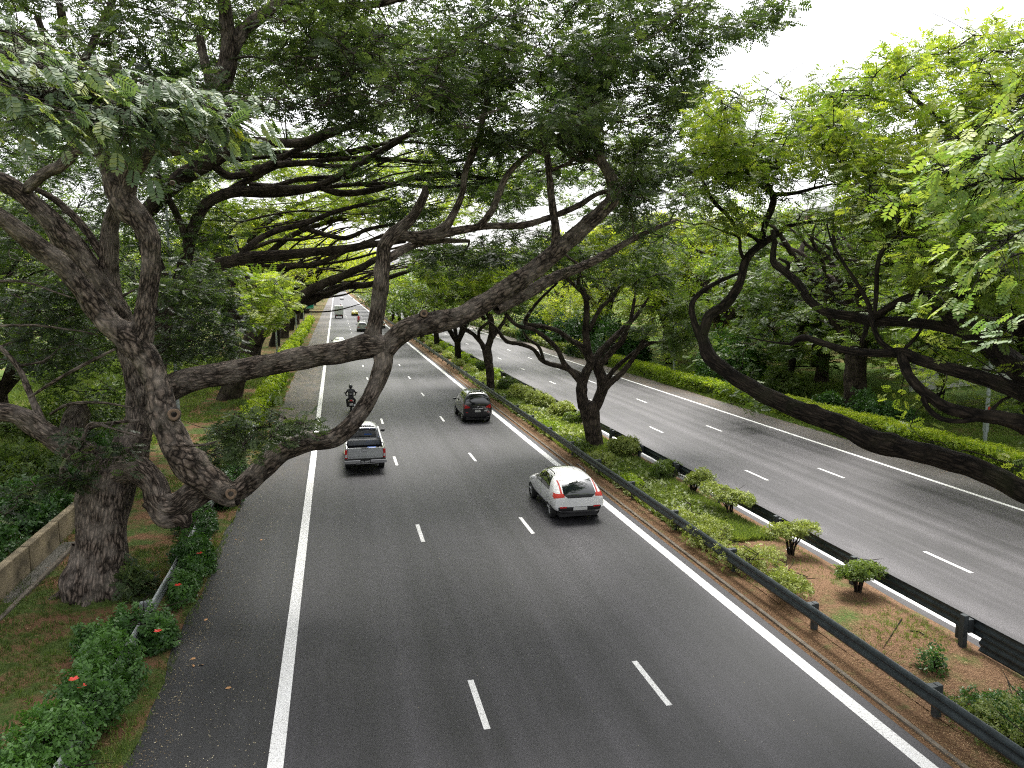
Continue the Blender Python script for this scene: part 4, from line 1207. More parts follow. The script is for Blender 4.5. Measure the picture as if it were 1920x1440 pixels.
# ---- trees of the right-hand park
G_R = 'park trees right of the opposite carriageway'
rr_ = []
for k, (x, y, H, sp_, lf, bk, tn, h0, lab) in enumerate([
        (32.5, 42.9, 14.5, 9.5, L_MID, BARK_MID, 0.0, 4.5, 'thick flared park tree right behind the clipped hedge'),
        (35.5, 66.5, 15, 10, L_BRIGHT, BARK_MID, 0.1, 4.0, 'multi-stemmed park tree in front of the white building corner'),
        (33.0, 92.0, 14, 10, L_YELLOW, BARK_DARK, -0.05, 3.5, 'yellow-leaved park tree in the middle distance on the right'),
        (48.0, 50.0, 17, 10, L_BRIGHT, BARK_MID, 0.1, 4.0, 'tall bright park tree behind the thick flared one'),
        (31.5, 27.5, 16, 8.0, L_BRIGHT, BARK_DARK, 0.1, 8.0, 'high-crowned park tree at the right picture edge'),
        (47.0, 84.0, 18, 11, L_BRIGHT, BARK_MID, 0.15, 4.0, 'tallest bright park tree behind the white building side')]):
    sz = (0.34, 0.52) if k in (0, 3, 4) else (0.5, 0.75)
    rr_.append(rain_tree((x, y, right_h(x, y)), H, sp_, lab, 100 + k, bk, lf, h0=h0, nl=7, r0=0.62 if k == 0 else 0.4, npad=200, rp=(1.0, 1.8), tmpl=T_MID if k in (0, 3, 4) else T_FAR, size=sz, dens=42 if k in (0, 3, 4) else 22, group=G_R, drop=0.42, under=0.28, tint=tn, name='park_tree', twigs=1 if k == 0 else 0))
for k, (x, y, lab) in enumerate([(34, 118, 'park tree past the yellow-leaved one on the right'), (31, 140, 'park tree beside the distant bend of the right hedge'), (48, 112, 'rear park tree behind the right row'), (62, 70, 'park tree behind the building at right'), (33, 165, 'sixth roadside tree on the right, far off'), (33, 195, 'seventh roadside tree on the right, far off'), (45, 150, 'far rear park tree on the right'), (34, 235, 'eighth roadside tree on the right, near the vanishing road'), (34, 280, 'last roadside tree on the right, near the vanishing road')]):
    o = copy_tree(rr_[(1, 2, 5)[k % 3]]); o.location = (x, y, right_h(x, y)); o.rotation_euler.z = 0.9 * k + 2
    o['label'] = lab

for k, (x, y, sc, src, lab) in enumerate([(40, 37, .8, 3, 'bushy park tree right of the flared one, low over the lawn'), (46, 30, .8, 3, 'park tree by the white wall at the right picture edge'), (38.5, 55, .8, 0, 'park tree between the flared tree and the round bushy tree'), (44, 64, .9, 3, 'park tree shading the building front'), (41, 74, .8, 5, 'park tree before the middle of the building'), (52, 44, 1.0, 3, 'tall park tree rising behind the white wall'), (37, 80, .75, 1, 'park tree behind the first dark evergreen shrub')]):
    o = copy_tree(rr_[src]); o.location = (x, y, right_h(x, y)); o.rotation_euler.z = 2.2 * k + .5; o.scale = (sc, sc, sc * .9)
    o['label'] = lab

px_tree('park_tree', 'leafy park tree filling the gap behind the long sweeping limb', np.array([33.5, 50.5, 0.1]), BARK_DARK, L_MID, [
    [(1480, 735, 58, 10), (1482, 700, 58, 9), (1490, 660, 58, 8), (1500, 620, 58, 7), (1520, 570, 58, 5), (1540, 520, 58, 4)],
    [(1488, 670, 58, 6), (1450, 620, 58, 5), (1420, 580, 58, 4), (1400, 540, 58, 3)]],
    [([(1390, 430), (1620, 430), (1640, 660), (1560, 700), (1420, 660), (1380, 560)], 54, 64, 110, (1.0, 1.7), 30, 0.0)],
    seed=151, maxlen=10, thick=1.4, size=(0.42, 0.62), group=G_R)
px_tree('park_tree', 'leafy park tree at the right edge above the white wall', np.array([38.0, 38.5, 0.4]), BARK_DARK, L_BRIGHT, [
    [(1760, 800, 50, 11), (1762, 750, 50, 10), (1768, 700, 50, 9), (1775, 640, 50, 7), (1760, 580, 50, 5)],
    [(1768, 700, 50, 6), (1720, 640, 50, 5), (1690, 590, 50, 4)], [(1772, 670, 50, 6), (1830, 620, 50, 5), (1880, 580, 50, 4)]],
    [([(1620, 430), (1960, 430), (1960, 690), (1850, 700), (1700, 680), (1620, 640)], 44, 54, 120, (0.9, 1.5), 36, 0.0)],
    seed=152, maxlen=10, thick=1.4, size=(0.36, 0.54), group=G_R)
px_tree('park_tree', 'sunlit yellow-green tree crown behind the forked median tree', np.array([30.6, 72, 0.1]), BARK_DARK, L_YELLOW, [
    [(1255, 690, 80, 9), (1250, 640, 80, 8), (1240, 590, 80, 7), (1200, 540, 80, 5), (1150, 500, 80, 4)],
    [(1248, 620, 80, 6), (1290, 570, 80, 5), (1340, 520, 80, 4)]],
    [([(1000, 440), (1100, 415), (1250, 405), (1420, 430), (1410, 540), (1300, 560), (1180, 540), (1020, 510)], 74, 90, 110, (1.5, 2.4), 24, 0.1)],
    seed=153, maxlen=16, thick=1.8, tmpl=T_FAR, size=(0.6, 0.95), group=G_R)
# ============================================================ GUARD RAILS
STEEL_DARK = plain('dark_steel', (0.032, 0.042, 0.046), 0.42, 0.3, vary=0.35, scale=4, bmp=0.15)
STEEL_GALV = plain('galvanised_steel', (0.36, 0.38, 0.39), 0.45, 0.6, vary=0.25, scale=3, bmp=0.2)
POST_MAT = plain('post_steel', (0.035, 0.043, 0.047), 0.6, 0.2, vary=0.3, scale=5)


def w_beam(x, s, y0, y1, ztop, mat, parent, name='rail', wob=0.0):
    """corrugated W profile; s = +1 the waves bulge towards +x"""
    zs = [a * 1.2 for a in (0, .03, .075, .12, .155, .19, .235, .28, .31)]
    xs = [0, .028, .07, .028, 0, .028, .07, .028, 0]
    f_ = [(x + s * a, ztop - .372 + z) for z, a in zip(zs, xs)]
    b_ = [(x + s * a - s * 0.008, ztop - .372 + z) for z, a in zip(zs, xs)]
    prof = f_ + b_[::-1]
    ys = np.arange(y0, y1 + .01, 2.0)
    n = len(prof); V = []
    for y in ys:
        dx = wob * (math.sin(y * 0.35) + 0.5 * math.sin(y * 0.9)); dz = wob * 0.5 * math.sin(y * 0.5 + 1)
        V += [(a + dx, y, z + dz) for a, z in prof]
    q = [(i * n + k, i * n + (k + 1) % n, (i + 1) * n + (k + 1) % n, (i + 1) * n + k) for i in range(len(ys) - 1) for k in range(n)]
    o = link_mesh(name, np_mesh(name, V, quads=np.array(q)), mat, parent, True)
    return o


def guard_rail(label, x, s, y0, y1, step, y_off, beam, post, ztop=0.75, wob=0.012, post_h=0.80, pw=0.11, double=None, max_posts=99):
    r = empty('guard_rail', (x, y0, 0))
    tag(r, label, 'guard rail')
    o = w_beam(x, s, y0, y1, ztop, beam, r, 'rail', wob); o.location = (-x, -y0, 0)
    if double:
        o = w_beam(x, s, double[0], double[1], ztop - 0.33, beam, r, 'lower_rail', wob); o.location = (-x, -y0, 0)
        m = MB(); m.cyl((x + s * .03, double[1], ztop - .66), (x + s * .03, double[1], ztop - .34), .10, n=14)
        o = m.build('rail_end', beam, r); o.location = (-x, -y0, 0)
    y = y_off; k = 0; me = None
    rows = []
    while y < y1:
        if y > y0: rows.append(y)
        y += step
    m = MB()
    m.box(min(-s * .16, -s * .28), max(-s * .16, -s * .28), -0.075, 0.075, -0.2, post_h)
    m.box(min(-s * .012, -s * .157), max(-s * .012, -s * .157), -0.085, 0.085, ztop - .34, ztop - .02)
    first = m.build('post', post, r, 0.004)
    first.location = (0, rows[0] - y0, 0)
    for y in rows[1:max_posts]:
        c = first.copy(); COL.objects.link(c); c.parent = r; c.location = (0, y - y0, 0)
    bb = MB()
    for y in rows[:30]:
        for dz in (.08, .23):
            bb.cyl((s * .07 * 0 + s * .0, y - y0, ztop - dz), (s * .03, y - y0, ztop - dz), .014, n=8)
    bo = bb.build('bolt', STEEL_GALV, r); bo['kind'] = 'stuff'
    return r


guard_rail('long black guard rail beside the near carriageway in the median', 11.13, -1, -4, 390, 4.0, 8.0, STEEL_DARK, POST_MAT, ztop=0.70, post_h=0.69)
guard_rail('black double-wave guard rail along the opposite carriageway side of the median', 14.28, 1, -4, 390, 3.95, 2.4, STEEL_DARK, POST_MAT, ztop=0.78, post_h=0.86, pw=0.16, double=(-4, 14.6))
guard_rail('silver guard rail half buried in the hibiscus on the left verge', -4.72, 1, 6, 62, 4.0, 8.0, STEEL_GALV, STEEL_GALV, ztop=0.62, post_h=0.58)

# ============================================================ SHRUBS, HEDGES, GRASS
def scatter_shell(n, rx, ry, h, r, inner=0.25, flat=0.0):
    d = r.normal(size=(n, 3)); d[:, 2] = np.abs(d[:, 2]) - flat
    d /= np.linalg.norm(d, axis=1)[:, None]
    rad = 1 - inner * r.random(n) ** 1.5
    ang = np.arctan2(d[:, 1], d[:, 0])
    ph = r.random(3) * 6
    lum = 1 + 0.14 * np.sin(3 * ang + ph[0]) + 0.10 * np.sin(5 * ang + ph[1] + 3 * d[:, 2])
    p = d * (rad * lum)[:, None]
    return p * np.array([rx, ry, h]), d


def bush(pos, rx, ry, h, label, mat, seed, n=500, size=0.12, name='shrub', stems=5, base=0.0, group=None, tmpl=T_BUSH, flat=0.0, inner=0.3, tint=0.0, flowers=0, lumps=1):
    r = np.random.default_rng(seed)
    root = empty(name, tuple(pos)); tag(root, label, 'shrub', group)
    Ps = []; Ds = []
    for k in range(lumps):
        a = r.random() * 6.28; q = 0.55 * (k > 0)
        sc = 1.0 if k == 0 and lumps == 1 else r.uniform(0.5, 0.8)
        p, d = scatter_shell(n // lumps, rx * sc, ry * sc, (h - base) * sc, r, inner, flat)
        p[:, 0] += math.cos(a) * rx * q; p[:, 1] += math.sin(a) * ry * q; p[:, 2] += base + (h - base) * 0.12 * (k % 3)
        Ps.append(p); Ds.append(d)
    p = np.vstack(Ps); d = np.vstack(Ds)
    nn = d * 0.7 + np.array([0, 0, 0.8]) + r.normal(size=d.shape) * 0.45
    ax = r.normal(size=d.shape) + d * 0.6
    sz = size * r.uniform(0.7, 1.35, len(p))
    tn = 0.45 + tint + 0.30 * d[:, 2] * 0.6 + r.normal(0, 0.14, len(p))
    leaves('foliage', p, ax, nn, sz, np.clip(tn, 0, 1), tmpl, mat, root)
    w_ = Wood()
    for k in range(stems):
        a = r.random() * 6.28; q = r.uniform(0.35, 0.85)
        e = np.array([math.cos(a) * rx * q, math.sin(a) * ry * q, base + (h - base) * r.uniform(0.3, 0.8)])
        s0 = np.array([math.cos(a), math.sin(a), 0]) * 0.06
        C, R = catmull([s0 + np.array([0, 0, -0.05]), s0 * 2 + np.array([0, 0, e[2] * .35]), e * np.array([.5, .5, .65]) + r.normal(size=3) * .04, e], [0.028, 0.022, 0.016, 0.006], 0.08)
        w_.tube(C, R, 6, 0.08, 0, True, r)
        for _ in range(3):
            i = r.integers(len(C) // 2, len(C)); v = r.normal(size=3) * np.array([rx, ry, .12]) * .35
            C2, R2 = catmull([C[i], C[i] + v * .5 + np.array([0, 0, .05]), C[i] + v + np.array([0, 0, .08])], [0.012, 0.009, 0.004], 0.08)
            w_.tube(C2, R2, 5, 0, 0, True, r)
    if stems: w_.build('stems', BARK_MID, root)
    for k in range(flowers):
        i = int(np.argmax(p[:, 2] * 0.9 - p[:, 1] * 0.5 + r.normal(size=len(p)) * 0.3))
        c = p[i] * 1.08 + np.array([0, 0, .05])
        m = MB()
        for j in range(5):
            a = 2 * math.pi * j / 5
            u = Vector((math.cos(a), math.sin(a), 0.35)); v = Vector((-math.sin(a), math.cos(a), 0))
            cc = Vector(c)
            m.add([cc, cc + u * .045 + v * .035, cc + u * .09 + v * .02, cc + u * .09 - v * .02, cc + u * .045 - v * .035], [(0, 1, 2, 3, 4)])
        m.build('flower', PETAL, root)
    return root


# flat-topped bonsai-like bushes by the far median rail
GB = 'umbrella shaped bushes beside the far median rail'
for k, (x, y, rx, ry, h, b0, lab, mt, tn) in enumerate([
        (13.75, 24.6, 0.75, 1.25, 1.2, 0.82, 'wide flat-topped bush with many bare stems by the far median rail', L_MEDIAN, 0.12),
        (13.65, 20.6, 0.72, 0.55, 1.12, 0.80, 'small umbrella-shaped bush on a bent trunk with a white scrap at its foot', L_MEDIAN, 0.2),
        (13.8, 17.6, 0.85, 0.55, 1.0, 0.66, 'green umbrella-shaped bush leaning over the far median rail, nearest of its kind', L_MID, 0.25),
        (13.75, 27.6, 0.72, 0.5, 1.15, 0.65, 'thin bonsai-like bush next to the rail post, behind the widest one', L_MEDIAN, 0.1),
        (13.6, 30.2, 0.85, 0.75, 1.05, 0.30, 'dense bush whose top spills over the far rail, before the median tree', L_MID, 0.15),
        (13.7, 34.6, 0.75, 0.85, 1.1, 0.45, 'open twiggy bush beside the foot of the forked median tree', L_MEDIAN, 0.05),
        (13.6, 43.2, 0.55, 0.7, 0.85, 0.30, 'little bright bush just past the forked median tree', L_MID, 0.3),
        (13.6, 46.3, 0.85, 1.15, 1.1, 0.40, 'straw-brown topped bush, first of the pale pair', L_MEDIAN, 0.3),
        (13.3, 49.8, 0.8, 1.2, 1.15, 0.40, 'pale yellowish clipped bush, second of the pale pair', L_MEDIAN, 0.22),
        (13.4, 54.2, 0.9, 1.9, 1.2, 0.30, 'long yellow-green clipped bush before the slim pale median tree', L_MEDIAN, 0.25),
        (13.3, 58.4, 0.85, 1.3, 1.25, 0.20, 'dark round bush right beside the slim pale median tree', L_MID, 0.05),
        (13.7, 72.0, 0.7, 0.8, 1.15, 0.4, 'small dark round bush beyond the slim pale median tree', L_MID, 0.0)]):
    bush((x, y, 0.05), rx, ry, h, lab, mt, 300 + k, n=int(420 * rx * ry / 0.4) + 200, size=0.12 if y < 32 else 0.2, stems=13 if y < 36 else 6, base=b0 - 0.08, group=GB, flat=0.12, inner=0.4, tint=tn, name='bush', lumps=3)
# low spreading bushes behind the near median rail
GL = 'low spreading bushes behind the near median rail'
for k, (x, y, rx, ry, h, lab, mt, tn, b0) in enumerate([
        (11.85, 18.0, 0.75, 1.0, 0.85, 'low leafy bush with bare forked stem ending the bed behind the near rail', L_MEDIAN, 0.2, 0.3),
        (11.72, 19.9, 0.8, 1.4, 0.85, 'low yellow-green bush, second from the near end of the bed behind the near rail', L_MEDIAN, 0.25, 0.1),
        (11.7, 22.2, 0.8, 1.5, 0.85, 'low yellow-green bush, third in the bed behind the near rail', L_MEDIAN, 0.22, 0.1),
        (11.9, 24.6, 0.75, 1.3, 0.65, 'low yellow-green bush, fourth in the bed behind the near rail', L_MEDIAN, 0.2, 0.1),
        (12.0, 29.3, 0.5, 1.2, 0.55, 'bright creeping bush behind the near rail, opposite the umbrella bushes', L_HEDGE, -0.1, 0.1),
        (11.95, 33.0, 0.65, 1.4, 0.6, 'low olive bush behind the near rail just before the forked median tree', L_MEDIAN, 0.1, 0.1),
        (11.9, 37.8, 0.6, 1.8, 0.6, 'low green bush behind the near rail beside the forked median tree', L_MID, 0.2, 0.1),
        (11.9, 42.5, 0.55, 1.8, 0.55, 'bright low bush behind the near rail level with the black minivan', L_HEDGE, -0.15, 0.1),
        (12.0, 48.5, 0.6, 1.6, 0.6, 'twiggy bush behind the near rail just ahead of the black minivan', L_MEDIAN, 0.15, 0.1)]):
    bush((x, y, 0.05), rx, ry, h, lab, mt, 340 + k, n=int(760 * rx * ry), size=0.10 if y < 27 else 0.15, stems=6, base=b0, group=GL, flat=0.2, inner=0.5, tint=tn, name='bush', lumps=3)
bush((12.45, 13.4, 0.1), 0.28, 0.3, 0.6, 'small broad-leaved seedling standing alone on the bare median soil', L_SHRUB, 371, n=60, size=0.16, stems=3, tint=0.2, name='seedling')
bush((13.1, 11.2, 0.05), 1.25, 1.3, 0.62, 'dark mounded bush in the bottom right corner behind the near rail', L_SHRUB, 372, n=3200, size=0.10, stems=3, inner=0.5, tint=0.12, name='bush', lumps=4, flat=0.25)
bush((11.8, 10.9, 0.05), 0.75, 1.9, 0.85, 'small-leaved bush pressed against the near rail in the bottom right corner', L_MEDIAN, 373, n=1800, size=0.085, stems=3, inner=0.5, tint=-0.1, name='bush', lumps=3, flat=0.25)

# rounded bushes further along the median, one of each side copied
seq = ['first', 'second', 'third', 'fourth', 'fifth', 'sixth', 'seventh', 'eighth', 'ninth', 'tenth', 'eleventh', 'twelfth', 'thirteenth', 'fourteenth', 'fifteenth', 'sixteenth', 'seventeenth', 'eighteenth', 'nineteenth', 'twentieth']
pb = [bush((12.0, 60, 0.05), 0.85, 2.3, 0.95, 'rounded clipped bush %d' % 0, L_MEDIAN, 380, n=1100, size=0.22, stems=0, inner=0.3, tint=0.2, name='bush', lumps=3, flat=0.3, group='rounded clipped bushes far along the median'),
      bush((13.5, 62, 0.05), 0.8, 2.2, 1.0, 'rounded clipped bush', L_HEDGE, 381, n=1100, size=0.22, stems=0, inner=0.3, tint=-0.15, name='bush', lumps=3, flat=0.3, group='rounded clipped bushes far along the median')]
for k in range(20):
    y = 64 + 7.0 * k * (1 + 0.03 * k)
    for j in (0, 1):
        o = pb[j] if k == 0 else copy_tree(pb[j])
        o.location = ((12.0, 13.4)[j] + 0.15 * math.sin(k * 3 + j), y + 3 * j, 0.05)
        o['label'] = '%s rounded clipped bush along the %s side of the median beyond the slim pale tree' % (seq[k], ('near', 'far')[j])


def hedge(label, pts, wd, h, mat, seed, dens=260, size=0.12, tmpl=T_BUSH, tint=0.0, core=0.82, name='hedge', kind=None, nz=0.10, group=None):
    """clipped hedge along a polyline of ground points"""
    r = np.random.default_rng(seed)
    pts = [np.array((*p, 0.0)) if len(p) == 2 else np.array(p, float) for p in pts]
    C, _ = catmull(pts, [1] * len(pts), 0.5)
    T = np.gradient(C, axis=0); T /= np.linalg.norm(T, axis=1)[:, None]
    Sd = np.stack([T[:, 1], -T[:, 0], np.zeros(len(T))], -1)
    L = float(np.sum(np.linalg.norm(np.diff(C, axis=0), axis=1)))
    root = empty(name, tuple(C[0])); tag(root, label, 'hedge', group)
    n = int(L * (wd + 2 * h) * dens)
    i = r.integers(0, len(C), n)
    j_ = r.random(n)[:, None]
    c = C[i] + T[i] * (j_ - .5) * 0.5
    per = wd + 2 * h
    s_ = r.random(n) * per
    lat = np.where(s_ < h, -wd / 2, np.where(s_ < h + wd, s_ - h - wd / 2, wd / 2))
    z = np.where(s_ < h, s_, np.where(s_ < h + wd, h, h - (s_ - h - wd)))
    nrm = np.where((s_ < h)[:, None], -Sd[i], np.where((s_ < h + wd)[:, None], np.array([[0, 0, 1.0]]), Sd[i]))
    tip = (np.abs(lat) / (wd / 2)) ** 4 * np.where(z > h * .9, 1, 0)
    p = c + Sd[i] * lat[:, None] + np.array([0, 0, 1.0]) * z[:, None]
    dsp = lump(p, 2.2, seed) * nz + r.normal(0, 0.035, n) - 0.10 * tip - 0.12 * r.random(n) ** 2
    p = p + nrm * dsp[:, None]
    nn = nrm * 0.8 + np.array([0, 0, 0.6]) + r.normal(size=(n, 3)) * .5
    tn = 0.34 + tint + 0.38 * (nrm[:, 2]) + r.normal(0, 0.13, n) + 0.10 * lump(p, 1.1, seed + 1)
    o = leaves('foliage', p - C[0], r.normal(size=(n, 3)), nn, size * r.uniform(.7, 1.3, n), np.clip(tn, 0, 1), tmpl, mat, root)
    # solid dark core, added to block light through the hedge
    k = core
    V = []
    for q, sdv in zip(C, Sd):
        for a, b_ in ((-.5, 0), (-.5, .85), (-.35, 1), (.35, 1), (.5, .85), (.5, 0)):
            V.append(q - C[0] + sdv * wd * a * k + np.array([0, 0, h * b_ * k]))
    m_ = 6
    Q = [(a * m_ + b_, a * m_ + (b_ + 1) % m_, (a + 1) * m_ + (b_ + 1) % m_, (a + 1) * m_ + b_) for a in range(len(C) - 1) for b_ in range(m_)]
    me = np_mesh('light_block_core', V, quads=np.array(Q))
    link_mesh('light_block_core', me, LIGHT_BLOCK, root, True)
    return root


LIGHT_BLOCK = plain('hedge_light_block', (0.03, 0.045, 0.015), 0.95, vary=0.6, scale=8, bmp=0.8)  # dark colour for the added light-blocking core of the hedges
hedge('long bright yellow-green clipped hedge along the opposite carriageway, nearest stretch', [(29.1, 12), (28.95, 26), (28.8, 30), (28.6, 36), (28.4, 44.5)], 1.35, 1.2, L_HEDGE, 401, dens=130, size=0.16, tint=0.12)
hedge('darker clipped hedge continuing the bright one beneath the park trees', [(28.3, 46), (28.0, 58), (28.1, 75)], 1.2, 1.05, L_HEDGE, 402, dens=70, size=0.24, tint=0.0)
hedge('farthest stretch of the right-hand hedge running to the distance', [(28.1, 77), (28, 110), (28, 170), (28, 260)], 1.2, 0.95, L_MEDIAN, 403, dens=16, size=0.42)
hedge('loose light green hedge along the left verge under the leaning trees', [(-5.3, 42), (-5.2, 50), (-5.1, 64), (-5.2, 76)], 0.9, 0.7, L_HEDGE, 404, dens=50, size=0.26, tint=0.0, nz=0.28)
hedge('distant bright hedge on the left verge running up to the green road sign', [(-5.6, 78), (-5.6, 110), (-5.7, 160), (-5.8, 185)], 1.1, 0.9, L_HEDGE, 405, dens=22, size=0.42, tint=0.05, nz=0.3)

# hibiscus bushes over the left rail
GH = 'dark green flowering bushes growing over the left guard rail'
for k, (x, y, rx, ry, h, fl, tn, lab) in enumerate([
        (-5.05, 13.3, 1.0, 1.2, 1.25, 0, 0.35, 'light green leafy bush in the bottom left corner'),
        (-4.85, 16.1, 1.0, 1.4, 1.3, 2, 0.2, 'widest flowering bush over the left rail with two red blossoms in front'),
        (-5.25, 17.9, 0.75, 1.0, 1.0, 0, 0.15, 'leafy bush on the grass side of the left rail, above the widest one'),
        (-4.65, 19.0, 0.7, 1.1, 1.15, 1, 0.1, 'flowering bush covering the rail just before the bare rail stretch'),
        (-4.25, 22.0, 0.5, 1.2, 0.95, 1, 0.25, 'bright flowering bush on the road side of the bare rail stretch'),
        (-4.6, 24.4, 0.8, 1.6, 1.25, 1, 0.05, 'dark flowering bush over the rail next to the big tree trunk'),
        (-4.65, 27.6, 0.75, 1.7, 1.25, 1, 0.0, 'dark flowering bush under the drooping burl of the big tree'),
        (-4.7, 31.0, 0.8, 1.8, 1.25, 1, 0.05, 'flowering bush beneath the sawn limb of the big tree'),
        (-4.8, 34.6, 0.7, 1.8, 1.0, 0, 0.1, 'farthest dark bush before the light green hedge')]):
    bush((x, y, 0.0), rx, ry, h, lab, L_SHRUB, 420 + k, n=int(1500 * rx * ry), size=0.16, stems=6, group=GH, inner=0.65, tint=tn, flowers=fl, name='hibiscus_bush', lumps=3, flat=0.25)
bush((-5.55, 21.9, 0), 0.5, 0.5, 0.85, 'dark feathery sucker bush at the foot of the big tree', L_DARK, 432, n=220, size=0.26, stems=4, name='shrub', tmpl=T_MID, tint=-0.1)

# shrubs beyond the drain wall and on the right
for k, (x, y, rx, ry, h, mt, tn, lab) in enumerate([
        (-11.3, 24.0, 1.6, 2.2, 1.5, L_SHRUB, 0.1, 'dense dark undergrowth bush behind the near end of the drain wall'),
        (-11.6, 28.5, 1.8, 2.4, 1.6, L_SHRUB, 0.05, 'undergrowth bush behind the middle of the drain wall'),
        (-13.6, 26.0, 2.0, 2.5, 2.2, L_MID, -0.1, 'taller bush at the left picture edge behind the undergrowth'),
        (-13.0, 32.5, 2.0, 2.4, 1.8, L_MID, 0.0, 'loose green bush past the end of the drain wall'),
        (-11.2, 38.5, 1.6, 1.8, 1.7, L_SHRUB, 0.1, 'broad-leaved bush beside the lamp post behind the big tree'),
        (-14.5, 45.0, 2.2, 2.6, 2.2, L_MID, 0.05, 'bush on the sunny lawn bank left of the lamp post'),
        (-10.6, 33.8, 1.3, 1.5, 1.3, L_SHRUB, 0.1, 'small bush in front of the broken dead trunk')]):
    bush((x, y, left_h(x, y)), rx, ry, h, lab, mt, 440 + k, n=int(420 * rx * ry), size=0.27, stems=4, inner=0.5, tint=tn, lumps=5, flat=0.2, group='undergrowth beyond the drain wall')
for k, (x, y, rx, ry, h, mt, tn, lab) in enumerate([
        (31.6, 57.0, 2.6, 2.8, 5.6, L_SHRUB, 0.25, 'tall round bushy tree with glossy yellow-tipped leaves behind the hedge'),
        (32.0, 49.5, 1.7, 1.7, 3.0, L_MID, 0.15, 'medium bright bush left of the flared park tree'),
        (31.0, 40.0, 1.2, 1.2, 2.4, L_SHRUB, 0.1, 'dark sapling just right of the flared park tree'),
        (30.8, 37.5, 1.3, 1.3, 2.0, L_SHRUB, 0.0, 'open dark sapling second right of the flared park tree'),
        (31.4, 43.8, 1.1, 1.1, 1.6, L_SHRUB, 0.15, 'leafy bush touching the foot of the flared park tree'),
        (32.5, 24.8, 1.1, 1.1, 1.7, L_MID, -0.1, 'thin bare-stemmed shrub at the right edge behind the hedge'),
        (29.9, 78.0, 2.6, 4.0, 5.0, L_SHRUB, -0.1, 'dark mass of evergreen shrub behind the hedge, middle distance'),
        (30.3, 88.0, 2.8, 4.5, 5.5, L_SHRUB, -0.15, 'second dark evergreen shrub behind the hedge'),
        (30.3, 99.0, 2.8, 4.5, 5.2, L_SHRUB, -0.1, 'third dark evergreen shrub behind the hedge'),
        (30.5, 111.0, 3.0, 5.0, 5.5, L_SHRUB, -0.1, 'fourth dark evergreen shrub, before the hedge fades out')]):
    bush((x, y, right_h(x, y)), rx, ry, h, lab, mt, 460 + k, n=int(min(520 * rx * rx, 3400)), size=0.26 if y < 60 else 0.5, stems=7 if y < 60 else 0, base=0.5 if y < 60 else 0, inner=0.6, tint=tn, lumps=6 if rx > 2 else 4, flat=0.3, group='shrubs behind the right-hand hedge')


# grass tufts and litter
def tufts(name, xf, y0, y1, n, size, mat, seed, zf=lambda x, y: 0, mask=None, tint=0.0, tmpl=T_BLADE, power=1.0):
    r = np.random.default_rng(seed)
    y = y0 + (y1 - y0) * r.random(n) ** power
    u = r.random(n)
    a, b_ = xf(y)
    x = a + (b_ - a) * u
    p = np.stack([x, y, np.zeros(n)], -1)
    if mask is not None:
        k = mask(p, r); p = p[k]
    z = np.array([zf(a_, c_) for a_, c_ in p[:, :2]]) if callable(zf) else 0
    p[:, 2] = z - 0.01
    n = len(p)
    ax = r.normal(size=(n, 3)) * np.array([1, 1, 0.08])
    nn = np.array([0, 0, 1.0]) + r.normal(size=(n, 3)) * 0.25
    tn = 0.45 + tint + r.normal(0, .16, n) + 0.2 * lump(p, 0.9, seed)
    o = leaves(name, p, ax, nn, size * r.uniform(.5, 1.4, n) * (1 + p[:, 1] / 60), np.clip(tn, 0, 1), tmpl, mat)
    tag(o, kind='stuff')
    return o


vz = lambda x, y: left_h(x, y) * (1 if x < -4.5 else 0) + 0.024
gmask = lambda s_, t_: (lambda p, r: lump(p, 1.0, s_) + 0.35 * r.normal(size=len(p)) > t_)
tufts('grass', lambda y: (-11.5, -4.0), 11, 75, 42000, 0.085, L_GRASS, 501, vz, gmask(3, -0.05), -0.05, power=1.5)
tufts('grass', lambda y: (-24.0, -9.5), 24, 90, 26000, 0.13, L_GRASS, 505, vz, None, 0.2, power=1.3)
mz = lambda x, y: 0.01 + 0.12 * math.sin(math.pi * (x - 11.35) / 3.2) if x > 11.35 else 0.01
tufts('grass', lambda y: (11.3, 14.3), 9, 24, 7000, 0.07, L_GRASS, 502, mz, gmask(5, 0.42), 0.12)
tufts('ground_cover', lambda y: (11.35, 13.9), 22, 70, 42000, 0.15, L_GRASS, 503, mz, gmask(6, -0.75), 0.3, power=1.3)
tufts('ground_cover_leaves', lambda y: (11.4, 13.3), 24, 75, 4200, 0.22, L_MEDIAN, 506, lambda x, y: mz(x, y) + 0.08, gmask(8, 0.0), 0.1, T_BUSH, 1.3)
tufts('grass', lambda y: (27.2, 28.3), 20, 75, 9000, 0.10, L_GRASS, 504, lambda x, y: 0, None, 0.05, power=1.3)
tufts('grass', lambda y: (29.8, 40.0), 22, 70, 22000, 0.12, L_GRASS, 507, right_h, None, 0.15, power=1.2)
tufts('grass', lambda y: (-4.15, -3.75), 11, 60, 2600, 0.06, L_GRASS, 508, lambda x, y: 0.02, gmask(9, 0.1), -0.1, power=1.4)
T_LIT = t_cluster(3, 0.5, 0.3, 9, 1.6, False) * np.array([1, 1, 0.35])
flat = lambda x, y: 0.03
tufts('fallen_leaves', lambda y: (10.47, 14.3), 8, 60, 46000, 0.035, L_DRY, 510, lambda x, y: mz(x, y) + 0.03, gmask(15, -0.4), 0.05, T_LIT, 1.8)
tufts('fallen_leaves', lambda y: (-9.0, -3.9), 12, 45, 9000, 0.045, L_DRY, 511, lambda x, y: vz(x, y) + 0.02, gmask(11, 0.1), 0.0, T_LIT, 1.4)
tufts('fallen_leaves', lambda y: (-3.9 + 0 * y, -3.2 + 0 * y), 11, 90, 1900, 0.03, L_LITTER, 512, lambda x, y: 0.025, None, -0.1, T_LIT, 1.5)
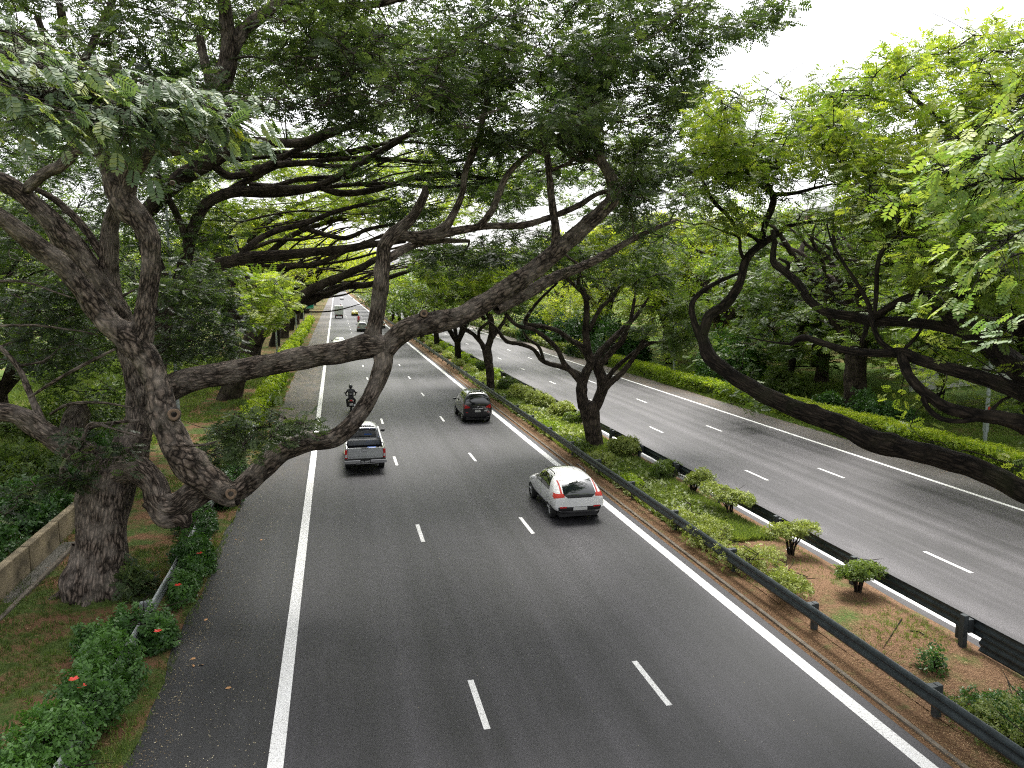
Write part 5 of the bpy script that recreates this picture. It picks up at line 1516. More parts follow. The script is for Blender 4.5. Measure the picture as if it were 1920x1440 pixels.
DRYLEAF = plain('dry_orange_leaf', (0.45, 0.24, 0.10), .7, vary=.3, scale=20)
T_ONE = t_cluster(1, 0.5, 0.3, 9, 0.2, False) * np.array([1, 1, 0.35])
tufts('leaf_specks', lambda y: (-3.8, -1.5), 11, 80, 3600, 0.035, L_LITTER, 513, lambda x, y: 0.018, None, 0.25, T_ONE, 1.3)
tufts('leaf_specks', lambda y: (-1.0, 10.0), 11, 60, 420, 0.03, L_LITTER, 514, lambda x, y: 0.018, None, 0.3, T_ONE, 1.3)
tufts('fallen_leaves', lambda y: (25.4, 27.6), 18, 80, 9000, 0.05, L_DRY, 515, lambda x, y: 0.022, lambda p, r: r.random(len(p)) < ((p[:, 0] - 25.4) / 2.2) ** 1.5, 0.1, T_ONE, 1.2)
for k, (px_, py_, a) in enumerate([(362, 1236, .3), (363, 1249, 1.7), (378, 1247, 2.8), (386, 1163, .8), (428, 1291, .2), (490, 1013, 1), (442, 1012, 2)]):
    c = G(px_, py_)
    m = MB(); ca, sa = math.cos(a), math.sin(a)
    pts_ = [(-.06, 0, .012), (-.02, .026, .03), (.03, .022, .035), (.065, 0, .012), (.03, -.022, .008), (-.02, -.026, .008)]
    m.add([(c[0] + x * ca - y * sa, c[1] + x * sa + y * ca, z) for x, y, z in pts_], [tuple(range(6))])
    o = m.build('dry_leaf', DRYLEAF)

    tag(o, ['large orange leaf lying on the shoulder, topmost of the three', 'curled orange leaf in the middle of the trio on the shoulder', 'thin reddish leaf beside the trio on the shoulder', 'pale curled leaf on the edge of the shoulder above the trio', 'single tan leaf further right on the shoulder below the trio', 'orange leaf high on the shoulder close to the edge line', 'pale leaf high on the shoulder near the verge'][k], 'leaf', 'large dry leaves lying on the shoulder')
m = MB(); c = P(1478, 1037, 24.6); c = G(1480, 1038)
m.add([(c[0] - .1, c[1] - .06, .1), (c[0] + .02, c[1] - .1, .13), (c[0] + .12, c[1] + .02, .09), (c[0] + .02, c[1] + .1, .16), (c[0] - .1, c[1] + .05, .14), (c[0], c[1], .22)], [(0, 1, 5), (1, 2, 5), (2, 3, 5), (3, 4, 5), (4, 0, 5)])
tag(m.build('paper_scrap', plain('white_paper', (.75, .75, .75), .8)), 'crumpled white scrap at the foot of the small bent bush', 'litter')
for k, (A_, B_, rr, lab) in enumerate([((1700, 1192), (1738, 1204), .02, 'black fallen twig on the bare median soil'), ((130, 1138), (202, 1117), .03, 'pale fallen branch lying before the big tree trunk'), ((1690, 1170), (1655, 1225), .018, 'thin curved twig near the black one on the median soil')]):
    a_ = G(*A_) + np.array([0, 0, .12 if k != 1 else .06]); b_ = G(*B_) + np.array([0, 0, .12 if k != 1 else .08])
    ww = Wood(); C, R = catmull([a_, (a_ + b_) / 2 + np.array([.08, .05, .03]), b_], [rr, rr * .8, rr * .4], .05); ww.tube(C, R, 6, .1, 0, True)
    e_ = empty('fallen_twig', tuple(a_)); tag(e_, lab, 'twig'); o = ww.build('stick', BARK_MID if k == 1 else BARK_DARK, e_); o.location = tuple(-a_)

# ============================================================ DRAIN WALL
DW = plain('mossy_concrete', (0.21, 0.17, 0.11), 0.95, vary=0.75, scale=1.3, bmp=0.7)
DW2 = plain('damp_concrete', (0.10, 0.095, 0.08), 0.9, vary=0.4, scale=2, bmp=0.5)
root = empty('drain_wall', (-9.15, 18, 0)); tag(root, 'low mossy concrete retaining wall of the drain at the left edge', 'wall')
me_first = None
for k in range(8):
    m = MB(); m.box(-0.14, 0.12, 0.02, 2.46, -0.1, 0.82 + 0.01 * (k % 2))
    if me_first is None:
        o = m.build('wall_panel', DW, root, 0.012); me_first = o
    else:
        o = me_first.copy(); COL.objects.link(o); o.parent = root
    o.location = (0, -6 + 2.5 * k, 0)
m = MB(); m.box(.12, .55, -8, 14, -.1, .03); m.build('drain_floor', DW2, root, .01)
m = MB(); m.box(.55, .68, -8, 14, -.1, .09); m.build('drain_kerb', KERBC, root, .01)

# ============================================================ LAMP POSTS, SIGN, BRIDGE, BUILDING
LAMP = plain('lamp_grey', (0.40, 0.44, 0.46), 0.45, 0.4, vary=0.1)
LENS = plain('lamp_lens', (0.6, 0.62, 0.62), 0.2)
BOXR = plain('label_red', (0.6, 0.05, 0.03), 0.5)


def lamp_post(loc, s, label, H=12.0, arm=2.6):
    r = empty('street_lamp', loc); tag(r, label, 'street lamp', 'street lamps beside the expressway')
    m = MB(); m.cyl((0, 0, -.2), (0, 0, H * .45), .105, .09, 14); m.cyl((0, 0, H * .45), (0, 0, H), .075, .055, 12)
    m.build('pole', LAMP, r, smooth=False)
    m = MB(); m.box(-.12, .12, -.12, .12, -.05, .35); m.box(-.09, .09, -.115, .115, .9, 1.5); m.build('base_box', LAMP, r, .01)
    C, R = catmull([(0, 0, H), (s * .08, 0, H + .8), (s * .7, 0, H + 1.45), (s * arm, 0, H + 1.7)], [.055, .05, .045, .04], .15)
    w_ = Wood(); w_.tube(C, R, 10); w_.build('arm', LAMP, r)
    m = MB(); m.ball((s * (arm + .35), 0, H + 1.68), .42, .15, .09, 14, 8); hd = m.build('lamp_head', LAMP, r, smooth=True)
    m = MB(); m.ball((s * (arm + .38), 0, H + 1.63), .27, .11, .07, 12, 6); m.build('lens', LENS, hd, smooth=True)
    return r


l0 = lamp_post((-7.9, 41.0, 0), 1, 'tall grey curved lamp post right behind the big tree')
for loc, lab in [((-7.0, 95.5, 0), 'grey lamp post on the left verge beside the leaning tree trunks'), ((-6.25, 128, 0), 'second smallest lamp post on the left verge near the hedge'), ((-6.4, 162, 0), 'smallest lamp post on the left verge before the green sign')]:
    o = copy_tree(l0); o.location = loc; o['label'] = lab
r0_ = lamp_post((32.25, 32.3, 0.1), -1, 'pale lamp post with a red mark behind the bright hedge at the right')
m = MB(); m.box(-.06, .06, -.12, -.108, 1.75, 2.2); m.build('red_marker', BOXR, r0_)
for loc, lab in [((30.6, 66, .1), 'lamp post under the park trees left of the white building'), ((30.3, 98, .1), 'lamp post in the middle distance behind the dark shrubs'), ((30.3, 130, .1), 'farthest lamp post on the right side')]:
    o = copy_tree(l0); o.location = loc; o.rotation_euler.z = math.pi; o['label'] = lab

SIGN_G = plain('sign_green', (0.0, 0.26, 0.20), 0.4, vary=0.05)
WHITE_P = plain('sign_white', (0.8, 0.8, 0.8), 0.5, vary=0.03)
r = empty('road_sign', (-6.2, 178, 0)); tag(r, 'green road sign with white border on two posts, far on the left verge', 'sign')
m = MB(); m.box(-2.6, 1.5, -.05, .05, 3.0, 5.6); m.build('sign_panel', SIGN_G, r, .02)
m = MB()
for a in ((-2.5, 1.4, 5.44, 5.5), (-2.5, 1.4, 3.1, 3.16)): m.box(a[0], a[1], -.06, -.052, a[2], a[3])
for a in ((-2.5, -2.44), (1.34, 1.4)): m.box(a[0], a[1], -.0585, -.052, 3.17, 5.43)
m.build('sign_border', WHITE_P, r)
m = MB(); m.box(-.2, -.05, -.06, -.052, 3.8, 4.9); m.add([(-.42, -.06, 4.75), (.17, -.06, 4.75), (-.125, -.06, 5.2)], [(0, 1, 2)]); m.box(-1.9, -1.0, -.06, -.052, 3.9, 4.2); m.build('arrow_symbol', WHITE_P, r)
for xx in (-1.8, .8):
    m = MB(); m.cyl((xx, .12, -.1), (xx, .12, 5.5), .08, n=10); m.build('post', LAMP, r)

CONC = plain('bridge_concrete', (0.45, 0.44, 0.42), 0.85, vary=0.12)
r = empty('footbridge', (10, 292, 0)); tag(r, 'pale pedestrian bridge spanning the expressway in the far distance', 'bridge')
m = MB(); m.box(-22, 24, -1.5, 1.5, 5.6, 6.3); m.build('deck', CONC, r)
m = MB(); m.box(-22, 24, -1.5, -1.4, 6.3, 7.4); m.box(-22, 24, 1.4, 1.5, 6.3, 7.4); m.build('parapet', CONC, r)
for xx in (-19, 2.8, 21):
    m = MB(); m.box(xx - .4, xx + .4, -1, 1, -.2, 5.6); m.build('pier', CONC, r)

BW = plain('building_white', (0.72, 0.72, 0.70), 0.8, vary=0.06, scale=.8)
BB = plain('building_brown', (0.25, 0.16, 0.12), 0.8, vary=0.15)
GLB = plain('building_glass', (0.05, 0.10, 0.16), 0.12, vary=0.3, scale=.6)
r = empty('building', (54, 92, 1.0)); tag(r, 'white apartment building with brown columns half hidden behind the right-hand trees', 'building')
m = MB(); m.box(0, 16, -34, 30, -1, 15.5); m.build('wall', BW, r)
m = MB(); m.box(-.5, 16.5, -34.5, 30.5, 15.5, 16.1); m.build('roof', BW, r)
for j in range(12):
    yy = -33.5 + j * 5.6
    m = MB(); m.box(-.5, -.003, yy - .35, yy + .35, -1, 15.5); m.build('column', BB, r)
    for z in (0.6, 4.2, 7.8, 11.4):
        if j < 11:
            m = MB(); m.box(-.12, -.003, yy + 1.0, yy + 4.6, z, z + 2.3)
            o = m.build('window_frame', BW, r)
            for q in (0, 1):
                m = MB(); m.box(-.15, -.123, yy + 1.1 + 1.78 * q, yy + 2.75 + 1.78 * q, z + .1, z + 2.2); m.build('pane', GLB, o)
for z in (3.4, 7.0, 10.6):
    m = MB(); m.box(-.35, -.004, -33.1, 29.9, z, z + .35); m.build('floor_band', BW, r)
for q in range(3):
    for z in (0.6, 4.2, 7.8, 11.4):
        m = MB(); m.box(1.5 + 5 * q, 4.5 + 5 * q, -34.1, -34.003, z, z + 2.2); m.build('window', GLB, r)
r = empty('boundary_wall', (44, 48, 1)); tag(r, 'low white wall in the park shade at the right edge', 'wall')
m = MB(); m.box(-3, 16, -.15, .15, -.6, 1.5); m.build('wall', BW, r)
m = MB(); m.box(-3.1, 16.1, -.22, .22, 1.5, 1.62); m.build('coping', CONC, r)

# ============================================================ VEHICLES
def paint(name, col, rough=0.3, metal=0.0, coat=1.0):
    m, n, b = new_mat(name)
    o = n.nodes.new('ShaderNodeTexCoord').outputs['Object']
    n.links.new(ramp(n, noise(n, o, 2.2, 5), [(0.3, tuple(c * 0.88 for c in col)), (0.7, col)]), b.inputs['Base Color'])
    b.inputs['Roughness'].default_value = rough
    b.inputs['Metallic'].default_value = metal
    b.inputs['Coat Weight'].default_value = coat
    b.inputs['Coat Roughness'].default_value = 0.06
    return m


def lampred():
    m, n, b = new_mat('tail_red')
    b.inputs['Base Color'].default_value = (0.55, 0.012, 0.012, 1)
    b.inputs['Roughness'].default_value = 0.15
    b.inputs['Coat Weight'].default_value = 0.8
    return m


def lamplit():
    m, n, b = new_mat('brake_lit')
    b.inputs['Base Color'].default_value = (0.38, 0.018, 0.01, 1)
    b.inputs['Emission Color'].default_value = (1, 0.10, 0.05, 1)
    b.inputs['Emission Strength'].default_value = 0.05
    return m


C_WHITE = paint('paint_white', (0.88, 0.88, 0.87))
C_BLACK = paint('paint_black', (0.008, 0.008, 0.009), 0.2)
C_SILVER = paint('paint_silver', (0.50, 0.51, 0.51), 0.35, 0.25)
C_YELLOW = paint('paint_yellow', (0.70, 0.62, 0.06))
C_RED = paint('paint_red', (0.50, 0.02, 0.015))
C_PALE = paint('paint_pale_silver', (0.55, 0.57, 0.56), 0.35, 0.2)
GLASS = plain('car_glass', (0.008, 0.011, 0.012), 0.04, spec=0.8, vary=0.2)
GLASS.node_tree.nodes['Principled BSDF'].inputs['Coat Weight'].default_value = 1
TRIM = plain('black_trim', (0.014, 0.014, 0.015), 0.55)
TYRE = plain('tyre', (0.018, 0.018, 0.018), 0.85, vary=.3)
RIM = plain('alloy_rim', (0.55, 0.55, 0.56), 0.3, 0.8)
CHROME = plain('chrome', (0.75, 0.75, 0.75), 0.12, 1.0, vary=.02)
T_RED = lampred()
T_LIT = lamplit()
CLEARL = plain('lamp_clear', (0.6, 0.6, 0.6), 0.1)
PLATE_W = plain('plate_white', (0.62, 0.62, 0.60), 0.5, vary=.03)
PLATE_B = plain('plate_black', (0.012, 0.012, 0.012), 0.4)


def body_shell(st, mat, parent, name='body'):
    V = []
    for (y, zb, w0, w1, z1, w2, z2, w3, z3, z4) in st:
        V += [(-w0, y, zb), (-w1, y, z1), (-w2, y, z2), (-w3, y, z3), (0, y, z4), (w3, y, z3), (w2, y, z2), (w1, y, z1), (w0, y, zb)]
    n = 9; Q = []
    for i in range(len(st) - 1):
        for k in range(n):
            Q.append((i * n + k, i * n + (k + 1) % n, (i + 1) * n + (k + 1) % n, (i + 1) * n + k))
    fs = [tuple(q) for q in Q]
    for b_, rev in ((0, False), ((len(st) - 1) * n, True)):
        caps = [(0, 1, 7, 8), (1, 2, 6, 7), (2, 3, 5, 6), (3, 4, 5)]
        for c in caps:
            f_ = tuple(b_ + i for i in c)
            fs.append(f_[::-1] if rev else f_)
    me = bpy.data.meshes.new(name); me.from_pydata(V, [], fs)
    bm = bmesh.new(); bm.from_mesh(me)
    bmesh.ops.recalc_face_normals(bm, faces=bm.faces)
    bmesh.ops.subdivide_edges(bm, edges=[e for e in bm.edges if False], cuts=1)
    bm.to_mesh(me); bm.free()
    tmp = bpy.data.objects.new('tmp', me); COL.objects.link(tmp)
    md = tmp.modifiers.new('s', 'SUBSURF'); md.levels = 3; md.render_levels = 3
    dg = bpy.context.evaluated_depsgraph_get()
    ev = tmp.evaluated_get(dg)
    me2 = bpy.data.meshes.new_from_object(ev)
    bpy.data.objects.remove(tmp)
    o = link_mesh(name, me2, mat, parent, True)
    bvh = BVHTree.FromPolygons([v.co.copy() for v in me2.vertices], [tuple(p.vertices) for p in me2.polygons])
    return o, bvh


def patch(bvh, view, quad, mat, parent, name, off=0.006, n=8, m=6, thick=0.0):
    """quad = four corners (u, v) seen from 'rear' (x,z), 'front' (x,z), 'left' (y,z), 'right' (y,z) or 'top' (x,y); laid on the shell"""
    V = []; ok = []
    for j in range(m + 1):
        for i in range(n + 1):
            s_, t_ = i / n, j / m
            u = (quad[0][0] * (1 - s_) + quad[1][0] * s_) * (1 - t_) + (quad[3][0] * (1 - s_) + quad[2][0] * s_) * t_
            v = (quad[0][1] * (1 - s_) + quad[1][1] * s_) * (1 - t_) + (quad[3][1] * (1 - s_) + quad[2][1] * s_) * t_
            if view == 'rear': o_, d = Vector((u, -9, v)), Vector((0, 1, 0))
            elif view == 'front': o_, d = Vector((u, 9, v)), Vector((0, -1, 0))
            elif view == 'left': o_, d = Vector((-9, u, v)), Vector((1, 0, 0))
            elif view == 'right': o_, d = Vector((9, u, v)), Vector((-1, 0, 0))
            else: o_, d = Vector((u, v, 9)), Vector((0, 0, -1))
            hit, nr, idx, dist = bvh.ray_cast(o_, d)
            if hit is None:
                V.append((0, 0, 0)); ok.append(False)
            else:
                if nr.dot(d) > 0: nr = -nr
                V.append(tuple(hit + nr * off)); ok.append(True)
    Q = []
    for j in range(m):
        for i in range(n):
            q = (j * (n + 1) + i, j * (n + 1) + i + 1, (j + 1) * (n + 1) + i + 1, (j + 1) * (n + 1) + i)
            if all(ok[k] for k in q): Q.append(q)
    if not Q: return None
    used = sorted({k for q in Q for k in q}); mp = {k: i for i, k in enumerate(used)}
    return link_mesh(name, np_mesh(name, [V[k] for k in used], quads=np.array([[mp[k] for k in q] for q in Q])), mat, parent, True)


def wheel(parent, x, y, r, wd, arch_bvh=None, side=-1, rim=RIM):
    m = MB()
    n = 28
    prof = [(0, r * .62), (.0, r * .93), (.15, r), (.85, r), (1.0, r * .93), (1.0, r * .62)]
    vs = []
    for t, rad in prof:
        for k in range(n):
            a = 2 * math.pi * k / n
            vs.append((x + side * (t - 1) * wd, y + math.cos(a) * rad, r + math.sin(a) * rad))
    fs = [(i * n + k, i * n + (k + 1) % n, (i + 1) * n + (k + 1) % n, (i + 1) * n + k) for i in range(5) for k in range(n)]
    fs += [tuple(range(n))]
    m.add(vs, fs)
    w_ = m.build('wheel', TYRE, parent, smooth=False)
    m = MB()
    xo = x - side * .02
    for k in range(5):
        a = 2 * math.pi * k / 5 + .3
        for da in (-.12, .12):
            c0 = (xo, y + math.cos(a) * r * .12, r + math.sin(a) * r * .12); c1 = (xo, y + math.cos(a + da) * r * .6, r + math.sin(a + da) * r * .6)
            m.cyl(c0, c1, r * .06, r * .05, 6)
    m.cyl((xo - side * .02, y, r), (xo + side * .015, y, r), r * .16, n=12)
    vs = []
    for rad in (r * .66, r * .58):
        for k in range(n):
            a = 2 * math.pi * k / n
            vs.append((xo + side * .012, y + math.cos(a) * rad, r + math.sin(a) * rad))
    m.add(vs, [(k, (k + 1) % n, n + (k + 1) % n, n + k) for k in range(n)])
    m.build('rim', rim, w_)
    m = MB(); m.cyl((xo - side * .06, y, r), (xo - side * .055, y, r), r * .6, n=20); m.build('brake_disc', TRIM, w_)
    return w_


def arch(bvh, parent, view, y, r, z, mat=TRIM):
    """dark wheel opening laid on the side of the shell"""
    n = 18; V = []; s_ = -1 if view == 'left' else 1
    pts = [(y, z)] + [(y + math.cos(math.pi * k / n) * r, z + math.sin(math.pi * k / n) * r) for k in range(n + 1)]
    for u, v in pts:
        hit, nr, i, d = bvh.ray_cast(Vector((s_ * 9, u, max(v, z + .0))), Vector((-s_, 0, 0)))
        V.append((hit.x + s_ * .005, u, v) if hit else (s_ * .7, u, v))
    me = np_mesh('wheel_arch', V, tris=np.array([(0, k + 1, k + 2) for k in range(n)]))
    return link_mesh('wheel_arch', me, mat, parent, False)


def mirror(parent, side, x, y, z, mat):
    m = MB(); m.ball((side * (x + .10), y, z), .11, .07, .075, 10, 7); m.cyl((side * (x - .06), y + .02, z - .04), (side * (x + .06), y, z - .02), .022, n=6)
    return m.build('mirror', mat, parent, smooth=True)


def text_mesh(txt, size, mat, parent, loc, rot, name='lettering'):
    cu = bpy.data.curves.new('t', 'FONT'); cu.body = txt; cu.size = size; cu.align_x = 'CENTER'; cu.align_y = 'CENTER'; cu.offset = size * .01
    o = bpy.data.objects.new('t', cu); COL.objects.link(o)
    dg = bpy.context.evaluated_depsgraph_get()
    me = bpy.data.meshes.new_from_object(o.evaluated_get(dg))
    bpy.data.objects.remove(o)
    q = link_mesh(name, me, mat, parent, False)
    q.location = loc; q.rotation_euler = rot
    return q


def plate(parent, y, z, wd=0.5, h=0.12, mat=PLATE_B, ink=PLATE_W, txt=None, tilt=0.0):
    m = MB(); m.box(-wd / 2, wd / 2, y - .012, y, z - h / 2, z + h / 2)
    p = m.build('number_plate', mat, parent)
    if txt: text_mesh(txt, h * .8, ink, p, (0, y - .016, z), (math.pi / 2, 0, 0))
    return p


def exhaust(parent, x, y, z, mat=CHROME):
    m = MB(); m.cyl((x, y, z), (x, y + .25, z), .035, n=10); m.build('exhaust_pipe', mat, parent)


# -- white crossover hatchback
def car_hatch(loc, mat, label, detail=True):
    r = empty('car', loc); tag(r, label, 'car')
    st = [(-2.17, .48, .70, .80, .60, .80, .80, .60, .96, .97), (-2.12, .34, .80, .93, .56, .90, .92, .62, 1.03, 1.05), (-1.95, .26, .86, .96, .58, .93, .98, .70, 1.20, 1.22),
          (-1.60, .24, .86, .965, .58, .94, .99, .72, 1.43, 1.46), (-1.15, .22, .86, .955, .58, .93, .98, .73, 1.53, 1.56), (-.5, .22, .86, .94, .56, .92, .97, .74, 1.56, 1.59), (.2, .22, .86, .94, .56, .92, .96, .73, 1.52, 1.56),
          (.65, .22, .84, .94, .56, .91, .95, .72, 1.34, 1.37), (1.05, .22, .84, .94, .58, .92, .93, .70, 1.03, 1.06), (1.5, .22, .84, .95, .58, .90, .88, .60, .96, 1.0), (1.95, .24, .80, .92, .55, .84, .78, .5, .84, .88), (2.17, .34, .62, .75, .50, .66, .66, .4, .70, .72)]
    o, b = body_shell(st, mat, r)
    patch(b, 'rear', [(-.60, 1.00), (.60, 1.00), (.57, 1.41), (-.57, 1.41)], GLASS, r, 'rear_window', .008, 12, 8)
    patch(b, 'rear', [(-.44, .90), (.44, .90), (.60, 1.01), (-.60, 1.01)], TRIM, r, 'rear_window_lip', .007, 10, 3)
    for s_ in (-1, 1):
        q = [(-.88, .90), (-.56, .94), (-.60, 1.05), (-.885, 1.03)] if s_ < 0 else [(.56, .94), (.88, .90), (.885, 1.03), (.60, 1.05)]
        t_ = patch(b, 'rear', q, T_LIT, r, 'tail_light', .012, 6, 4)
        q = [(-.70, 1.03), (-.635, 1.03), (-.63, 1.38), (-.665, 1.38)] if s_ < 0 else [(.635, 1.03), (.70, 1.03), (.665, 1.38), (.63, 1.38)]
        patch(b, 'rear', q, T_LIT, r, 'tail_light', .011, 3, 8)
        v = 'left' if s_ < 0 else 'right'
        patch(b, v, [(-2.05, .86), (-1.78, .92), (-1.80, .99), (-2.02, 1.0)], T_LIT, r, 'tail_light', .01, 4, 3)
        patch(b, v, [(-1.30, 1.02), (.95, 1.0), (.15, 1.42), (-1.02, 1.43)], GLASS, r, 'side_window', .008, 14, 6)
        patch(b, v, [(-.18, 1.0), (-.10, 1.0), (-.10, 1.45), (-.18, 1.45)], TRIM, r, 'window_pillar', .011, 1, 5)
        patch(b, v, [(-1.2, .28), (1.0, .28), (1.0, .36), (-1.2, .36)], TRIM, r, 'sill_trim', .01, 8, 2)
        for yy in (-.25, -1.05):
            patch(b, v, [(yy, .90), (yy + .2, .90), (yy + .2, .93), (yy, .93)], mat, r, 'door_handle', .03, 3, 1)
        patch(b, v, [(-.155, .42), (-.14, .42), (-.14, .98), (-.155, .98)], TRIM, r, 'door_gap', .004, 1, 5)
        for yy in (-1.33, 1.36):
            arch(b, r, v, yy, .43, .34); wheel(r, s_ * .93, yy, .335, .22, side=s_)
        mirror(r, s_, .90, .62, 1.02, mat)
        w_ = Wood(); C, R = catmull([(s_ * .60, -.95, 1.50), (s_ * .62, -.85, 1.56), (s_ * .63, .1, 1.57), (s_ * .62, .22, 1.51)], [.018] * 4, .1); w_.tube(C, R, 8); w_.build('roof_rail', TRIM, r)
        patch(b, 'front', [(s_ * .45, .66), (s_ * .78, .66), (s_ * .76, .76), (s_ * .45, .76)], CLEARL, r, 'headlight', .01, 4, 3)
    patch(b, 'top', [(-.62, .0), (.62, .0), (.62, .42), (-.62, .42)], GLASS, r, 'sunroof', .008, 8, 8)
    patch(b, 'front', [(-.62, 1.02), (.62, 1.02), (.54, 1.42), (-.54, 1.42)], GLASS, r, 'windscreen', .008, 10, 6)
    patch(b, 'rear', [(-.78, .40), (.78, .40), (.80, .58), (-.80, .58)], TRIM, r, 'bumper_insert', .010, 12, 4)
    patch(b, 'rear', [(-.66, .36), (.66, .36), (.74, .46), (-.74, .46)], CHROME, r, 'skid_plate', .045, 10, 3)
    patch(b, 'rear', [(-.26, .47), (.26, .47), (.26, .58), (-.26, .58)], PLATE_W, r, 'number_plate', .05, 4, 2)
    for s_ in (-1, 1): patch(b, 'rear', [(s_ * .5, .55), (s_ * .74, .55), (s_ * .76, .60), (s_ * .5, .60)], T_RED, r, 'reflector', .02, 3, 1)
    m = MB(); m.cyl((.1, -.92, 1.56), (.12, -1.02, 1.70), .008, n=5); m.build('antenna', TRIM, r)
    m = MB(); m.box(-.72, .72, -2.0, 1.9, .18, .34); m.build('underbody', TRIM, r)
    return r


def car_mpv(loc, mat, label):
    r = empty('car', loc); tag(r, label, 'car')
    st = [(-2.12, .40, .74, .82, .62, .80, .90, .66, 1.02, 1.03), (-2.10, .28, .82, .90, .58, .88, 1.0, .74, 1.30, 1.32), (-2.04, .24, .84, .91, .58, .89, 1.04, .75, 1.68, 1.70), (-1.92, .22, .84, .91, .58, .89, 1.05, .74, 1.85, 1.88), (-1.2, .22, .84, .91, .58, .89, 1.04, .74, 1.89, 1.93),
          (0, .22, .84, .91, .58, .89, 1.02, .74, 1.87, 1.91), (.6, .22, .82, .89, .58, .87, .98, .70, 1.70, 1.74), (1.25, .22, .82, .89, .58, .87, .95, .72, 1.25, 1.28), (1.6, .22, .8, .88, .58, .84, .92, .66, 1.03, 1.06), (1.95, .24, .76, .84, .55, .78, .82, .5, .88, .9), (2.13, .34, .6, .7, .5, .62, .68, .4, .72, .73)]
    o, b = body_shell(st, mat, r)
    patch(b, 'rear', [(-.70, 1.10), (.70, 1.10), (.66, 1.70), (-.66, 1.70)], GLASS, r, 'rear_window', .008, 12, 8)
    patch(b, 'rear', [(-.62, 1.77), (.62, 1.77), (.60, 1.80), (-.60, 1.80)], CLEARL, r, 'spoiler_painted_sheen', .02, 8, 2)  # pale strip, a sheen put into the colour of the black spoiler
    patch(b, 'rear', [(-.34, .86), (.34, .86), (.30, .91), (-.30, .91)], CHROME, r, 'chrome_strip', .03, 6, 1)
    patch(b, 'rear', [(-.045, .97), (.045, .97), (.045, 1.03), (-.045, 1.03)], CHROME, r, 'badge', .03, 3, 3)
    patch(b, 'rear', [(-.19, .66), (.19, .66), (.17, .80), (-.17, .80)], PLATE_W, r, 'number_plate', .02, 4, 2)
    patch(b, 'rear', [(.38, .70), (.56, .70), (.56, .74), (.38, .74)], CHROME, r, 'model_badge', .01, 3, 1)
    for s_ in (-1, 1):
        v = 'left' if s_ < 0 else 'right'
        patch(b, 'rear', [(s_ * .82, .90), (s_ * .46, .93), (s_ * .52, 1.00), (s_ * .80, 1.16)], T_RED, r, 'tail_light', .012, 5, 4)
        patch(b, v, [(-2.02, .98), (-1.82, 1.02), (-1.96, 1.18), (-2.03, 1.18)], T_RED, r, 'tail_light', .01, 4, 3)
        patch(b, v, [(-1.85, 1.10), (-.95, 1.08), (-.95, 1.62), (-1.75, 1.62)], GLASS, r, 'side_window', .008, 8, 6)
        patch(b, v, [(-.88, 1.08), (.0, 1.05), (.0, 1.63), (-.88, 1.63)], GLASS, r, 'side_window', .008, 8, 6)
        patch(b, v, [(.08, 1.05), (1.1, 1.02), (.62, 1.55), (.08, 1.62)], GLASS, r, 'side_window', .008, 8, 6)
        patch(b, 'rear', [(s_ * .80, .36), (s_ * .50, .33), (s_ * .50, .35), (s_ * .80, .40)], CHROME, r, 'bumper_strip', .015, 4, 1)
        patch(b, 'rear', [(s_ * .74, .63), (s_ * .6, .63), (s_ * .6, .67), (s_ * .74, .67)], T_RED, r, 'reflector', .012, 3, 1)
        for yy in (-1.35, 1.35):
            arch(b, r, v, yy, .40, .31); wheel(r, s_ * .885, yy, .31, .2, side=s_)
        for yy in (-.75, .1): patch(b, v, [(yy, .94), (yy + .2, .94), (yy + .2, .97), (yy, .97)], mat, r, 'door_handle', .03, 3, 1)
        mirror(r, s_, .87, .95, 1.10, mat)
        patch(b, 'front', [(s_ * .4, .68), (s_ * .72, .68), (s_ * .7, .8), (s_ * .4, .78)], CLEARL, r, 'headlight', .01, 4, 3)
        w_ = Wood(); C, R = catmull([(s_ * .64, -1.6, 1.79), (s_ * .64, -.4, 1.82), (s_ * .64, .4, 1.78)], [.014] * 3, .2); w_.tube(C, R, 6); w_.build('roof_rail', CHROME, r)
    patch(b, 'front', [(-.66, 1.1), (.66, 1.1), (.6, 1.66), (-.6, 1.66)], GLASS, r, 'windscreen', .008, 10, 6)
    m = MB(); m.box(-.12, -.02, 0, 0, 0, 0) if False else m.cyl((-.28, -2.07, 1.12), (.02, -2.055, 1.16), .012, n=5); m.build('wiper', TRIM, r)
    m = MB(); m.box(-.7, .7, -1.95, 1.85, .16, .32); m.build('underbody', TRIM, r)
    return r


